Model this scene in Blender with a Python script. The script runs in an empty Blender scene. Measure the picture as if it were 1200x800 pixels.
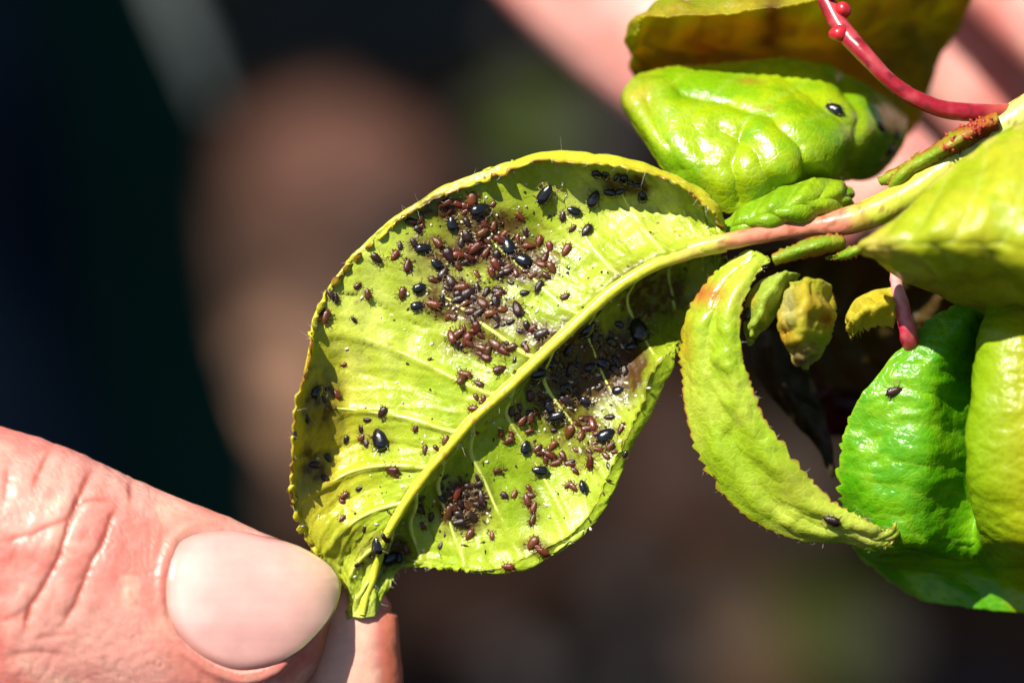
import bpy, math, random
import numpy as np
from mathutils import Vector, Matrix
from mathutils.bvhtree import BVHTree

# ------------------------------------------------------------------ camera
DIST = 240.0                       # mm from lens to the plane of focus
KMM = 0.0864 * 1000 / 1200.0       # mm per photo pixel at the plane of focus
TILT = math.radians(30)            # camera looks down by this much
TGT = np.array([0.0, 0.0, 1.0])    # point looked at, one metre above the soil
RIGHT = np.array([1.0, 0.0, 0.0])
UP = np.array([0.0, math.sin(TILT), math.cos(TILT)])
BACK = np.array([0.0, -math.cos(TILT), math.sin(TILT)])

scene = bpy.context.scene
col = scene.collection
cam_d = bpy.data.cameras.new('camera')
cam_d.lens = 100
cam_d.sensor_width = 36
cam_d.clip_start = 0.01
cam_d.clip_end = 100
cam_d.dof.use_dof = True
cam_d.dof.focus_distance = DIST / 1000 - 0.0015
cam_d.dof.aperture_fstop = 9.5
cam_d.dof.aperture_blades = 7
cam = bpy.data.objects.new('camera', cam_d)
col.objects.link(cam)
cam.location = TGT + BACK * DIST / 1000
cam.rotation_euler = (math.pi / 2 - TILT, 0, 0)
scene.camera = cam

# ------------------------------------------------------------------ light
sd = -0.42 * RIGHT + 0.64 * UP + 0.67 * BACK
sd = sd / np.linalg.norm(sd)
SUN_EL = math.asin(sd[2])
SUN_AZ = math.atan2(sd[0], sd[1])
world = bpy.data.worlds.new('World')
scene.world = world
world.use_nodes = True
wn = world.node_tree.nodes
wl = world.node_tree.links
sky = wn.new('ShaderNodeTexSky')
sky.sky_type = 'NISHITA'
sky.sun_disc = False
sky.sun_elevation = SUN_EL
sky.sun_rotation = SUN_AZ
wl.new(sky.outputs[0], wn['Background'].inputs[0])
wn['Background'].inputs[1].default_value = 0.05
sun_d = bpy.data.lights.new('sun', 'SUN')
sun_d.energy = 4.6
sun_d.angle = math.radians(0.53)
sun_d.color = (1.0, 0.95, 0.86)
sun = bpy.data.objects.new('sun', sun_d)
col.objects.link(sun)
sun.location = (0, 0, 3)
sun.rotation_euler = Vector(sd).to_track_quat('Z', 'Y').to_euler()

scene.view_settings.view_transform = 'Standard'
scene.view_settings.look = 'None'
scene.view_settings.exposure = 1.0
scene.view_settings.gamma = 1.0
scene.view_settings.use_curve_mapping = False

rng = np.random.default_rng(7)
random.seed(7)


# ------------------------------------------------------------------ helpers
def P(px, py, d):
    """photo position (px) at d mm in front of the focus plane -> local mm (right, up, back)"""
    px = np.asarray(px, float); py = np.asarray(py, float); d = np.asarray(d, float)
    s = (DIST - d) / DIST
    return np.stack([(px - 600) * KMM * s, (400 - py) * KMM * s, d + 0 * px], -1)


def PIX(L):
    s = DIST / (DIST - L[..., 2])
    return L[..., 0] * s / KMM + 600, 400 - L[..., 1] * s / KMM


def W(L):
    """local mm -> world metres"""
    L = np.asarray(L, float) / 1000.0
    return TGT + L[..., 0:1] * RIGHT + L[..., 1:2] * UP + L[..., 2:3] * BACK


def tag(o, label=None, cat=None, group=None, kind=None):
    if label: o['label'] = label
    if cat: o['category'] = cat
    if group: o['group'] = group
    if kind: o['kind'] = kind
    return o


def empty(name, loc):
    o = bpy.data.objects.new(name, None)
    o.empty_display_size = 0.005
    o.location = loc
    col.objects.link(o)
    return o


def mesh_obj(name, verts, faces, mat, parent=None, origin=None, colors=None, smooth=True):
    """verts in world metres; the object's origin is put at `origin` (default: first vertex)"""
    verts = np.asarray(verts, float)
    if parent is not None:
        org = np.array(parent['_org'])
    else:
        org = np.array(origin if origin is not None else verts.mean(0))
    me = bpy.data.meshes.new(name)
    faces = np.asarray(faces)
    v = (verts - org).astype(np.float32)
    if faces.ndim == 2:
        n, k = faces.shape
        me.vertices.add(len(v)); me.vertices.foreach_set('co', v.ravel())
        me.loops.add(n * k); me.loops.foreach_set('vertex_index', faces.ravel().astype(np.int32))
        me.polygons.add(n)
        me.polygons.foreach_set('loop_start', np.arange(0, n * k, k, dtype=np.int32))
        me.polygons.foreach_set('loop_total', np.full(n, k, np.int32))
    else:
        me.from_pydata(v.tolist(), [], [list(map(int, f)) for f in faces])
    me.update(calc_edges=True)
    me.validate()
    if smooth:
        me.polygons.foreach_set('use_smooth', np.ones(len(me.polygons), bool))
    if colors is not None:
        a = me.attributes.new('Col', 'FLOAT_COLOR', 'POINT')
        c = np.ones((len(v), 4), np.float32); c[:, :3] = np.clip(colors, 0, 1)
        a.data.foreach_set('color', c.ravel())
    me.materials.append(mat)
    o = bpy.data.objects.new(name, me)
    col.objects.link(o)
    if parent is not None:
        o.parent = parent
    else:
        o.location = org
    o['_org'] = [float(x) for x in org]
    return o


def thing(name, loc):
    o = empty(name, loc)
    o['_org'] = [float(x) for x in loc]
    return o


def hash3(i, j, k, seed):
    n = (i * 374761393 + j * 668265263 + k * 2147483647 + seed * 1274126177) & 0xFFFFFFFF
    n = ((n ^ (n >> 13)) * 1274126177) & 0xFFFFFFFF
    n = (n ^ (n >> 16)) & 0xFFFFFFFF
    return n / 4294967295.0


def vnoise(p, seed=0):
    """value noise on an (...,3) array, -1..1"""
    p = np.asarray(p, float)
    f = np.floor(p); i = f.astype(np.int64); t = p - f
    t = t * t * t * (t * (t * 6 - 15) + 10)
    r = 0
    for a in (0, 1):
        for b in (0, 1):
            for c in (0, 1):
                w = (t[..., 0] if a else 1 - t[..., 0]) * (t[..., 1] if b else 1 - t[..., 1]) * (t[..., 2] if c else 1 - t[..., 2])
                r = r + w * hash3(i[..., 0] + a, i[..., 1] + b, i[..., 2] + c, seed)
    return r * 2 - 1


def fbm(p, seed=0, octv=3):
    r = 0; a = 1.0; s = 0
    for o in range(octv):
        r = r + a * vnoise(np.asarray(p) * 2 ** o, seed + o); s += a; a *= 0.5
    return r / s


def catmull(C, n, axis=0):
    """resample control array C along axis to n points (Catmull-Rom)"""
    C = np.moveaxis(np.asarray(C, float), axis, 0)
    m = len(C)
    t = np.linspace(0, m - 1, n)
    i = np.clip(np.floor(t).astype(int), 0, m - 2)
    f = (t - i).reshape((-1,) + (1,) * (C.ndim - 1))
    ext = np.concatenate([2 * C[:1] - C[1:2], C, 2 * C[-1:] - C[-2:-1]], 0)
    p0, p1, p2, p3 = ext[i], ext[i + 1], ext[i + 2], ext[i + 3]
    r = 0.5 * (2 * p1 + (p2 - p0) * f + (2 * p0 - 5 * p1 + 4 * p2 - p3) * f ** 2 + (3 * p1 - p0 - 3 * p2 + p3) * f ** 3)
    return np.moveaxis(r, 0, axis)


def grid_faces(nu, nv, wrap=False):
    i, j = np.meshgrid(np.arange(nu - 1), np.arange(nv if wrap else nv - 1), indexing='ij')
    j2 = (j + 1) % nv
    return np.stack([i * nv + j, (i + 1) * nv + j, (i + 1) * nv + j2, i * nv + j2], -1).reshape(-1, 4)


def normals(G):
    du = np.gradient(G, axis=0); dv = np.gradient(G, axis=1)
    n = np.cross(dv, du)
    l = np.linalg.norm(n, axis=-1, keepdims=True)
    return n / np.maximum(l, 1e-9)


def sstep(x, a, b):
    t = np.clip((x - a) / (b - a), 0, 1)
    return t * t * (3 - 2 * t)


def mix(a, b, t):
    t = np.asarray(t)[..., None]
    return np.asarray(a) * (1 - t) + np.asarray(b) * t


def seg_dist(px, py, poly, closed=False):
    d = np.full(px.shape, 1e9)
    n = len(poly)
    for k in range(n if closed else n - 1):
        ax, ay = poly[k]; bx, by = poly[(k + 1) % n]
        vx, vy = bx - ax, by - ay
        t = np.clip(((px - ax) * vx + (py - ay) * vy) / (vx * vx + vy * vy), 0, 1)
        d = np.minimum(d, np.hypot(px - ax - t * vx, py - ay - t * vy))
    return d


# ------------------------------------------------------------------ materials
def new_mat(name):
    m = bpy.data.materials.new(name)
    m.use_nodes = True
    nt = m.node_tree
    return m, nt, nt.nodes, nt.links, nt.nodes['Principled BSDF']


def leaf_material(name, trans=0.35, rough=0.36, bump=0.25, cell=1300.0, tint=(1.0, 0.92, 0.35), coat=0.0, spec=0.5):
    m, nt, N, L, B = new_mat(name)
    at = N.new('ShaderNodeAttribute'); at.attribute_name = 'Col'
    tc = N.new('ShaderNodeTexCoord')
    vo = N.new('ShaderNodeTexVoronoi'); vo.feature = 'DISTANCE_TO_EDGE'; vo.inputs['Scale'].default_value = cell
    nz0 = N.new('ShaderNodeTexNoise'); nz0.inputs['Scale'].default_value = 700; nz0.inputs['Detail'].default_value = 2
    ad = N.new('ShaderNodeVectorMath'); ad.operation = 'MULTIPLY_ADD'
    ad.inputs[1].default_value = (0.0006,) * 3
    L.new(tc.outputs['Object'], nz0.inputs['Vector'])
    L.new(nz0.outputs['Color'], ad.inputs[0]); L.new(tc.outputs['Object'], ad.inputs[2])
    L.new(ad.outputs[0], vo.inputs['Vector'])
    rr = N.new('ShaderNodeMapRange'); rr.inputs['From Max'].default_value = 0.16
    L.new(vo.outputs['Distance'], rr.inputs['Value'])
    nz = N.new('ShaderNodeTexNoise'); nz.inputs['Scale'].default_value = 2600; nz.inputs['Detail'].default_value = 4
    L.new(tc.outputs['Object'], nz.inputs['Vector'])
    # colour: veinlets a little paler, fine mottling
    mr = N.new('ShaderNodeMapRange'); mr.inputs['To Min'].default_value = 0.80; mr.inputs['To Max'].default_value = 1.16
    L.new(nz.outputs['Fac'], mr.inputs['Value'])
    vr = N.new('ShaderNodeMapRange'); vr.inputs['To Min'].default_value = 1.07; vr.inputs['To Max'].default_value = 0.98
    L.new(rr.outputs[0], vr.inputs['Value'])
    mm = N.new('ShaderNodeMath'); mm.operation = 'MULTIPLY'
    L.new(mr.outputs[0], mm.inputs[0]); L.new(vr.outputs[0], mm.inputs[1])
    cm = N.new('ShaderNodeVectorMath'); cm.operation = 'SCALE'
    L.new(at.outputs['Color'], cm.inputs[0]); L.new(mm.outputs[0], cm.inputs['Scale'])
    L.new(cm.outputs[0], B.inputs['Base Color'])
    # relief
    bsum = N.new('ShaderNodeMath'); bsum.operation = 'MULTIPLY_ADD'; bsum.inputs[1].default_value = 1.4
    L.new(nz.outputs['Fac'], bsum.inputs[0]); L.new(rr.outputs[0], bsum.inputs[2])
    bp = N.new('ShaderNodeBump'); bp.inputs['Strength'].default_value = bump; bp.inputs['Distance'].default_value = 0.00018
    L.new(bsum.outputs[0], bp.inputs['Height'])
    L.new(bp.outputs[0], B.inputs['Normal'])
    rg = N.new('ShaderNodeMapRange'); rg.inputs['To Min'].default_value = rough - 0.10; rg.inputs['To Max'].default_value = rough + 0.16
    L.new(nz0.outputs['Fac'], rg.inputs['Value'])
    L.new(rg.outputs[0], B.inputs['Roughness'])
    B.inputs['Specular IOR Level'].default_value = spec
    B.inputs['Coat Weight'].default_value = coat
    B.inputs['Coat Roughness'].default_value = 0.18
    tr = N.new('ShaderNodeBsdfTranslucent')
    tm = N.new('ShaderNodeMixRGB'); tm.blend_type = 'MULTIPLY'; tm.inputs['Fac'].default_value = 1.0
    tm.inputs['Color2'].default_value = (*tint, 1)
    gam = N.new('ShaderNodeGamma'); gam.inputs['Gamma'].default_value = 0.75
    L.new(cm.outputs[0], gam.inputs['Color'])
    L.new(gam.outputs[0], tm.inputs['Color1'])
    L.new(tm.outputs[0], tr.inputs['Color']); L.new(bp.outputs[0], tr.inputs['Normal'])
    mx = N.new('ShaderNodeMixShader'); mx.inputs['Fac'].default_value = trans
    L.new(B.outputs[0], mx.inputs[1]); L.new(tr.outputs[0], mx.inputs[2])
    L.new(mx.outputs[0], N['Material Output'].inputs['Surface'])
    return m


def attr_material(name, rough=0.4, bump=0.3, scale=2500.0, dist=0.0001, sss=0.0, sss_scale=0.001, sss_rad=(1, .4, .2), coat=0.0, spec=0.5):
    m, nt, N, L, B = new_mat(name)
    at = N.new('ShaderNodeAttribute'); at.attribute_name = 'Col'
    tc = N.new('ShaderNodeTexCoord')
    nz = N.new('ShaderNodeTexNoise'); nz.inputs['Scale'].default_value = scale; nz.inputs['Detail'].default_value = 5
    L.new(tc.outputs['Object'], nz.inputs['Vector'])
    mr = N.new('ShaderNodeMapRange'); mr.inputs['To Min'].default_value = 0.82; mr.inputs['To Max'].default_value = 1.16
    L.new(nz.outputs['Fac'], mr.inputs['Value'])
    cm = N.new('ShaderNodeVectorMath'); cm.operation = 'SCALE'
    L.new(at.outputs['Color'], cm.inputs[0]); L.new(mr.outputs[0], cm.inputs['Scale'])
    L.new(cm.outputs[0], B.inputs['Base Color'])
    bp = N.new('ShaderNodeBump'); bp.inputs['Strength'].default_value = bump; bp.inputs['Distance'].default_value = dist
    L.new(nz.outputs['Fac'], bp.inputs['Height']); L.new(bp.outputs[0], B.inputs['Normal'])
    B.inputs['Roughness'].default_value = rough
    B.inputs['Specular IOR Level'].default_value = spec
    B.inputs['Coat Weight'].default_value = coat
    B.inputs['Coat Roughness'].default_value = 0.15
    if sss:
        B.inputs['Subsurface Weight'].default_value = sss
        B.inputs['Subsurface Radius'].default_value = sss_rad
        B.inputs['Subsurface Scale'].default_value = sss_scale
    return m


def plain_material(name, color, rough=0.5, bump=0.0, scale=500.0, dist=0.0005, var=0.2, coat=0.0, spec=0.5, emit=None, rand=0.0):
    m, nt, N, L, B = new_mat(name)
    tc = N.new('ShaderNodeTexCoord')
    nz = N.new('ShaderNodeTexNoise'); nz.inputs['Scale'].default_value = scale; nz.inputs['Detail'].default_value = 4
    L.new(tc.outputs['Object'], nz.inputs['Vector'])
    mr = N.new('ShaderNodeMapRange'); mr.inputs['To Min'].default_value = 1 - var; mr.inputs['To Max'].default_value = 1 + var
    L.new(nz.outputs['Fac'], mr.inputs['Value'])
    cm = N.new('ShaderNodeVectorMath'); cm.operation = 'SCALE'
    cm.inputs[0].default_value = color
    if rand:
        oi = N.new('ShaderNodeObjectInfo')
        hs = N.new('ShaderNodeHueSaturation'); hs.inputs['Color'].default_value = (*color, 1)
        hr = N.new('ShaderNodeMapRange'); hr.inputs['To Min'].default_value = 0.5; hr.inputs['To Max'].default_value = 0.5 + rand * 0.06
        vr = N.new('ShaderNodeMapRange'); vr.inputs['To Min'].default_value = 1 - rand * 0.6; vr.inputs['To Max'].default_value = 1 + rand
        wnz = N.new('ShaderNodeTexWhiteNoise'); wnz.noise_dimensions = '1D'
        L.new(oi.outputs['Random'], hr.inputs['Value']); L.new(oi.outputs['Random'], wnz.inputs['W'])
        L.new(wnz.outputs['Value'], vr.inputs['Value'])
        L.new(hr.outputs[0], hs.inputs['Hue']); L.new(vr.outputs[0], hs.inputs['Value'])
        L.new(hs.outputs[0], cm.inputs[0])
    L.new(mr.outputs[0], cm.inputs['Scale'])
    L.new(cm.outputs[0], B.inputs['Base Color'])
    B.inputs['Roughness'].default_value = rough
    B.inputs['Specular IOR Level'].default_value = spec
    B.inputs['Coat Weight'].default_value = coat
    B.inputs['Coat Roughness'].default_value = 0.08
    if bump:
        bp = N.new('ShaderNodeBump'); bp.inputs['Strength'].default_value = bump; bp.inputs['Distance'].default_value = dist
        L.new(nz.outputs['Fac'], bp.inputs['Height']); L.new(bp.outputs[0], B.inputs['Normal'])
    return m


M_UNDER = leaf_material('leaf_underside', trans=0.24, rough=0.30, bump=0.12, cell=1900, spec=0.36)
M_GLOSS = leaf_material('leaf_glossy', trans=0.30, rough=0.30, bump=0.18, cell=1700, coat=0.12, spec=0.4)
M_WET = leaf_material('leaf_wet_gloss', trans=0.30, rough=0.26, bump=0.16, cell=1500, coat=0.4, spec=0.5)
M_OLD = leaf_material('leaf_curled', trans=0.40, rough=0.36, bump=0.22, cell=1200, spec=0.35)
M_SHADE = leaf_material('leaf_thin_old', trans=0.6, rough=0.45, bump=0.2, cell=1200, spec=0.3, tint=(1.0, 0.88, 0.25))
M_STEM = attr_material('stem_skin', rough=0.33, bump=0.35, scale=1800, coat=0.2, sss=0.1, sss_scale=0.0006)
M_HAIR = plain_material('leaf_hair', (0.75, 0.72, 0.6), rough=0.5)
M_SKIN = attr_material('skin', rough=0.42, bump=0.65, scale=1500, dist=0.00008, sss=0.25, sss_scale=0.0016, sss_rad=(1, .32, .16), spec=0.4)
M_NAIL = attr_material('finger_nail', rough=0.16, bump=0.12, scale=500, dist=0.0001, sss=0.25, sss_scale=0.0012, sss_rad=(1, .5, .35), spec=0.5)
M_BLACK = plain_material('aphid_black', (0.006, 0.006, 0.008), rough=0.2, scale=3000, bump=0.15, dist=0.00005, coat=0.4)
M_NYMPH = plain_material('aphid_red', (0.075, 0.010, 0.004), rough=0.27, scale=2500, bump=0.25, dist=0.00008, coat=0.12, rand=0.6)
M_DARKN = plain_material('aphid_dark', (0.018, 0.005, 0.004), rough=0.28, scale=2500, bump=0.25, dist=0.00008, coat=0.12, rand=0.6)
M_LEGS = plain_material('aphid_leg', (0.26, 0.19, 0.08), rough=0.4)
M_SKINS = plain_material('shed_skin', (0.62, 0.56, 0.44), rough=0.35, scale=3000, var=0.35)


# ------------------------------------------------------------------ ground and far things
def soil_material():
    m, nt, N, L, B = new_mat('soil')
    tc = N.new('ShaderNodeTexCoord')
    n1 = N.new('ShaderNodeTexNoise'); n1.inputs['Scale'].default_value = 9; n1.inputs['Detail'].default_value = 6
    n2 = N.new('ShaderNodeTexNoise'); n2.inputs['Scale'].default_value = 120; n2.inputs['Detail'].default_value = 4
    at = N.new('ShaderNodeAttribute'); at.attribute_name = 'Col'
    L.new(tc.outputs['Object'], n1.inputs['Vector']); L.new(tc.outputs['Object'], n2.inputs['Vector'])
    mr = N.new('ShaderNodeMapRange'); mr.inputs['To Min'].default_value = 0.6; mr.inputs['To Max'].default_value = 1.4
    ml = N.new('ShaderNodeMath'); ml.operation = 'MULTIPLY'; ml.inputs[1].default_value = 1.0
    L.new(n1.outputs['Fac'], mr.inputs['Value']); L.new(mr.outputs[0], ml.inputs[0])
    cm = N.new('ShaderNodeVectorMath'); cm.operation = 'SCALE'
    L.new(at.outputs['Color'], cm.inputs[0]); L.new(ml.outputs[0], cm.inputs['Scale'])
    L.new(cm.outputs[0], B.inputs['Base Color'])
    B.inputs['Roughness'].default_value = 0.95
    B.inputs['Specular IOR Level'].default_value = 0.0
    bp = N.new('ShaderNodeBump'); bp.inputs['Strength'].default_value = 0.8; bp.inputs['Distance'].default_value = 0.01
    L.new(n2.outputs['Fac'], bp.inputs['Height']); L.new(bp.outputs[0], B.inputs['Normal'])
    return m


M_SOIL = soil_material()


def ground_at(px, py):
    """where the view through photo point (px,py) meets the soil"""
    c = TGT + BACK * DIST / 1000
    q = W(P(px, py, 0.0)) - c
    t = -c[2] / q[2]
    return c + q * t


def build_ground():
    xs = np.concatenate([np.linspace(-30, -1.2, 24, endpoint=False), np.linspace(-1.2, 1.2, 161), np.linspace(1.2, 30, 25)[1:]])
    ys = np.concatenate([np.linspace(-20, 0.6, 20, endpoint=False), np.linspace(0.6, 3.2, 161), np.linspace(3.2, 45, 30)[1:]])
    X, Y = np.meshgrid(xs, ys, indexing='ij')
    p = np.stack([X * 6, Y * 6, 0 * X], -1)
    near = np.exp(-((X / 2.0) ** 2 + ((Y - 1.8) / 2.0) ** 2))
    Z = -0.02 + 0.022 * fbm(p, 3, 4) * near + 0.012 * fbm(p * 5, 9, 2) * near
    c = np.zeros(X.shape + (3,)) + np.array([0.0035, 0.0024, 0.0018])
    # sunlit and shadowed soil painted as pale and dark patches, some greenish
    for (px, py, rx, ry, colr, a) in SOIL_SUN_SHADE:
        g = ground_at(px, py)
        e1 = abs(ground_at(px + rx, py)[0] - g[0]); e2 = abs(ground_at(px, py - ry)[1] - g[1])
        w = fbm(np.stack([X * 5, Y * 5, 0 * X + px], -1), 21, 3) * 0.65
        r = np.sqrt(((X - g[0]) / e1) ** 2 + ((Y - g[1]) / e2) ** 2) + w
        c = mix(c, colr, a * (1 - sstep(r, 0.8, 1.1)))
    V = np.stack([X, Y, Z], -1).reshape(-1, 3)
    o = mesh_obj('ground', V, grid_faces(len(xs), len(ys))[:, ::-1], M_SOIL, origin=(0, 0, 0), colors=c.reshape(-1, 3))
    tag(o, 'dark brown garden soil far below, out of focus', None, kind='structure')


SOIL_SUN_SHADE = [  # patch colours carry the sun and shadow on the ground
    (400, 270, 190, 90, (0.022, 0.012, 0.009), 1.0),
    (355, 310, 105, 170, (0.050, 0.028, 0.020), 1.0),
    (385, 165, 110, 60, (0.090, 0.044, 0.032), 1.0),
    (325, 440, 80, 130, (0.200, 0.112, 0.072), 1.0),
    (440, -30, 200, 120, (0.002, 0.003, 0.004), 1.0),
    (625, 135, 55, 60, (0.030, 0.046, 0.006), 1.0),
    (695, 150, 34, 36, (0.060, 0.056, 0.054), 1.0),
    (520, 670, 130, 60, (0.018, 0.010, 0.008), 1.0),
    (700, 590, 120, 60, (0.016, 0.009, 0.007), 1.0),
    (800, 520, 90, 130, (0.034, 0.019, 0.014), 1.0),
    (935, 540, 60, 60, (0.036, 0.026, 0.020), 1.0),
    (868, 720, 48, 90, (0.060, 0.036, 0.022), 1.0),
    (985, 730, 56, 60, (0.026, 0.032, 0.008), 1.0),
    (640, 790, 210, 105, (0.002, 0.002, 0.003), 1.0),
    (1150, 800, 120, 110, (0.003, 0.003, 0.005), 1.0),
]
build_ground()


def tube(path, radii, n=16, nu=60, seed=0, bumps=0.0, cap=True, aspect=1.0):
    """path: (k,3) local mm; returns verts(local mm), faces, u, ang"""
    C = catmull(path, nu); R = catmull(np.asarray(radii, float)[:, None], nu)[:, 0]
    T = np.gradient(C, axis=0); T /= np.linalg.norm(T, axis=1, keepdims=True)
    ref = np.array([0.13, 0.21, 0.97])
    A = np.cross(T, ref); A /= np.linalg.norm(A, axis=1, keepdims=True)
    Bv = np.cross(A, T)
    th = np.linspace(0, 2 * math.pi, n, endpoint=False)
    G = C[:, None] + R[:, None, None] * (A[:, None] * np.cos(th)[None, :, None] + aspect * Bv[:, None] * np.sin(th)[None, :, None])
    if bumps:
        nn = G - C[:, None]; nn /= np.maximum(np.linalg.norm(nn, axis=-1, keepdims=True), 1e-9)
        G = G + nn * (bumps * fbm(G * 0.9, seed, 3))[..., None]
    F = grid_faces(nu, n, True)
    V = G.reshape(-1, 3)
    if cap:
        V = np.concatenate([V, C[:1], C[-1:]])
        a = len(V) - 2
        i = np.arange(n); j = (i + 1) % n
        F = np.concatenate([F, np.stack([j, i, np.full(n, a), np.full(n, a)], -1)[:, [0, 1, 2, 2]],
                            np.stack([i + (nu - 1) * n, j + (nu - 1) * n, np.full(n, a + 1), np.full(n, a + 1)], -1)[:, [0, 1, 2, 2]]])
    u = np.repeat(np.linspace(0, 1, nu), n)
    if cap: u = np.concatenate([u, [0, 1]])
    return V, F, u


def faces_list(F):
    return np.array([tuple(dict.fromkeys(map(int, f))) for f in F], dtype=object)


def tri(F):
    """quads (possibly degenerate) -> triangles"""
    F = np.asarray(F)
    a = F[:, [0, 1, 2]]; b = F[:, [0, 2, 3]]
    b = b[(b[:, 1] != b[:, 2]) & (b[:, 0] != b[:, 2])]
    return np.concatenate([a, b])


# trouser leg of the person, half a metre behind the leaf, standing on the soil
def build_leg():
    m, nt, N, L, B = new_mat('work_trouser_cloth')
    tc = N.new('ShaderNodeTexCoord')
    at = N.new('ShaderNodeAttribute'); at.attribute_name = 'Col'
    wv = N.new('ShaderNodeTexNoise'); wv.inputs['Scale'].default_value = 900
    L.new(tc.outputs['Object'], wv.inputs['Vector'])
    bp = N.new('ShaderNodeBump'); bp.inputs['Strength'].default_value = 0.4; bp.inputs['Distance'].default_value = 0.001
    L.new(wv.outputs['Fac'], bp.inputs['Height']); L.new(bp.outputs[0], B.inputs['Normal'])
    L.new(at.outputs['Color'], B.inputs['Base Color']); B.inputs['Roughness'].default_value = 0.9
    B.inputs['Specular IOR Level'].default_value = 0.1
    c0 = W(P(-98, 400, -620.0))
    nz, na = 90, 72
    z = np.linspace(0.06, 1.25, nz); th = np.linspace(0, 2 * math.pi, na, endpoint=False)
    Z, T = np.meshgrid(z, th, indexing='ij')
    r = 0.078 + 0.022 * (Z - 0.3)
    fold = 0.005 * fbm(np.stack([np.cos(T) * 2, np.sin(T) * 2, Z * 9], -1), 4, 3) + 0.003 * np.sin(Z * 40 + 3 * np.cos(T))
    lean = 0.09 * (c0[2] - Z)
    V = np.stack([c0[0] + lean + (r + fold) * np.cos(T), c0[1] + 0.06 + (r * 1.15 + fold) * np.sin(T), Z], -1)
    side = sstep(np.cos(T + 0.35), 0.80, 0.95)
    c = mix(np.array([0.003, 0.010, 0.022]), np.array([0.002, 0.030, 0.020]), side)
    c = mix(c, np.array([0.008, 0.036, 0.050]), sstep(Z + 0.05 * fbm(np.stack([np.cos(T) * 2, np.sin(T) * 2, Z * 6], -1), 8, 2), 0.69, 0.76) * sstep(-np.cos(T + 0.35), -0.7, -0.3))
    root = thing('trouser_leg', (c0[0], c0[1] + 0.06, 0.0))
    tag(root, 'dark navy trouser leg with green side strip, blurred far left', 'trousers')
    mesh_obj('cloth', V.reshape(-1, 3), grid_faces(nz, na, True), m, root, colors=c.reshape(-1, 3))
    # pale grey strap hanging down the side of the leg
    pts = [P(x, y, d) for x, y, d in ((150, -160, -545), (180, -60, -545), (206, 10, -545), (232, 70, -548), (250, 120, -552))]
    V, F, u = tube(np.array(pts), [3.4, 3.4, 3.4, 3, 2], n=12, nu=40, aspect=0.4)
    mesh_obj('strap', W(V), tri(F), plain_material('strap_web', (0.085, 0.105, 0.10), rough=0.8, scale=300), root)
    # boot under the hem
    bt = plain_material('boot_rubber', (0.006, 0.02, 0.012), rough=0.5)
    pth = []
    nb = 24
    V = []
    for k, (y, w, h) in enumerate(((-0.20, 0.02, 0.03), (-0.185, 0.038, 0.05), (-0.13, 0.05, 0.07), (-0.06, 0.047, 0.10), (0.0, 0.05, 0.16), (0.06, 0.048, 0.17), (0.10, 0.035, 0.12), (0.11, 0.02, 0.06))):
        for q in range(nb):
            a = 2 * math.pi * q / nb
            V.append((c0[0] + 0.14 + w * math.cos(a), c0[1] + 0.06 + y, max(0.0, h / 2 + h / 2 * math.sin(a))))
    mesh_obj('boot', np.array(V), grid_faces(8, nb, True), bt, root)


build_leg()


# a few real clods and stones on the soil (blurred)
def build_clods():
    base = None
    for k in range(46):
        px = rng.uniform(280, 1180); py = rng.uniform(20, 790)
        g = ground_at(px, py)
        s = rng.uniform(0.008, 0.026)
        nu, nv = 9, 12
        t = np.linspace(0.02, math.pi - 0.02, nu); f = np.linspace(0, 2 * math.pi, nv, endpoint=False)
        T, Fh = np.meshgrid(t, f, indexing='ij')
        S = np.stack([np.sin(T) * np.cos(Fh), np.sin(T) * np.sin(Fh), 0.65 * np.cos(T)], -1)
        S = S * (1 + 0.35 * fbm(S * 1.3 + k * 7, k, 2))[..., None] * s
        c = (0.03, 0.021, 0.018) if k % 3 else (0.09, 0.06, 0.05)
        V = (S.reshape(-1, 3) + np.array([g[0], g[1], -0.02 + s * 0.35]))
        yield V, grid_faces(nu, nv, True)


cv, cf, n0 = [], [], 0
for V, F in build_clods():
    cv.append(V); cf.append(F + n0); n0 += len(V)
o = mesh_obj('soil_clod', np.concatenate(cv), np.concatenate(cf), plain_material('clod', (0.014, 0.010, 0.009), rough=0.95, scale=60), origin=(0, 1.8, 0))
tag(o, 'crumbs and clods of brown soil lying on the ground', 'soil', kind='stuff')


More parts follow.
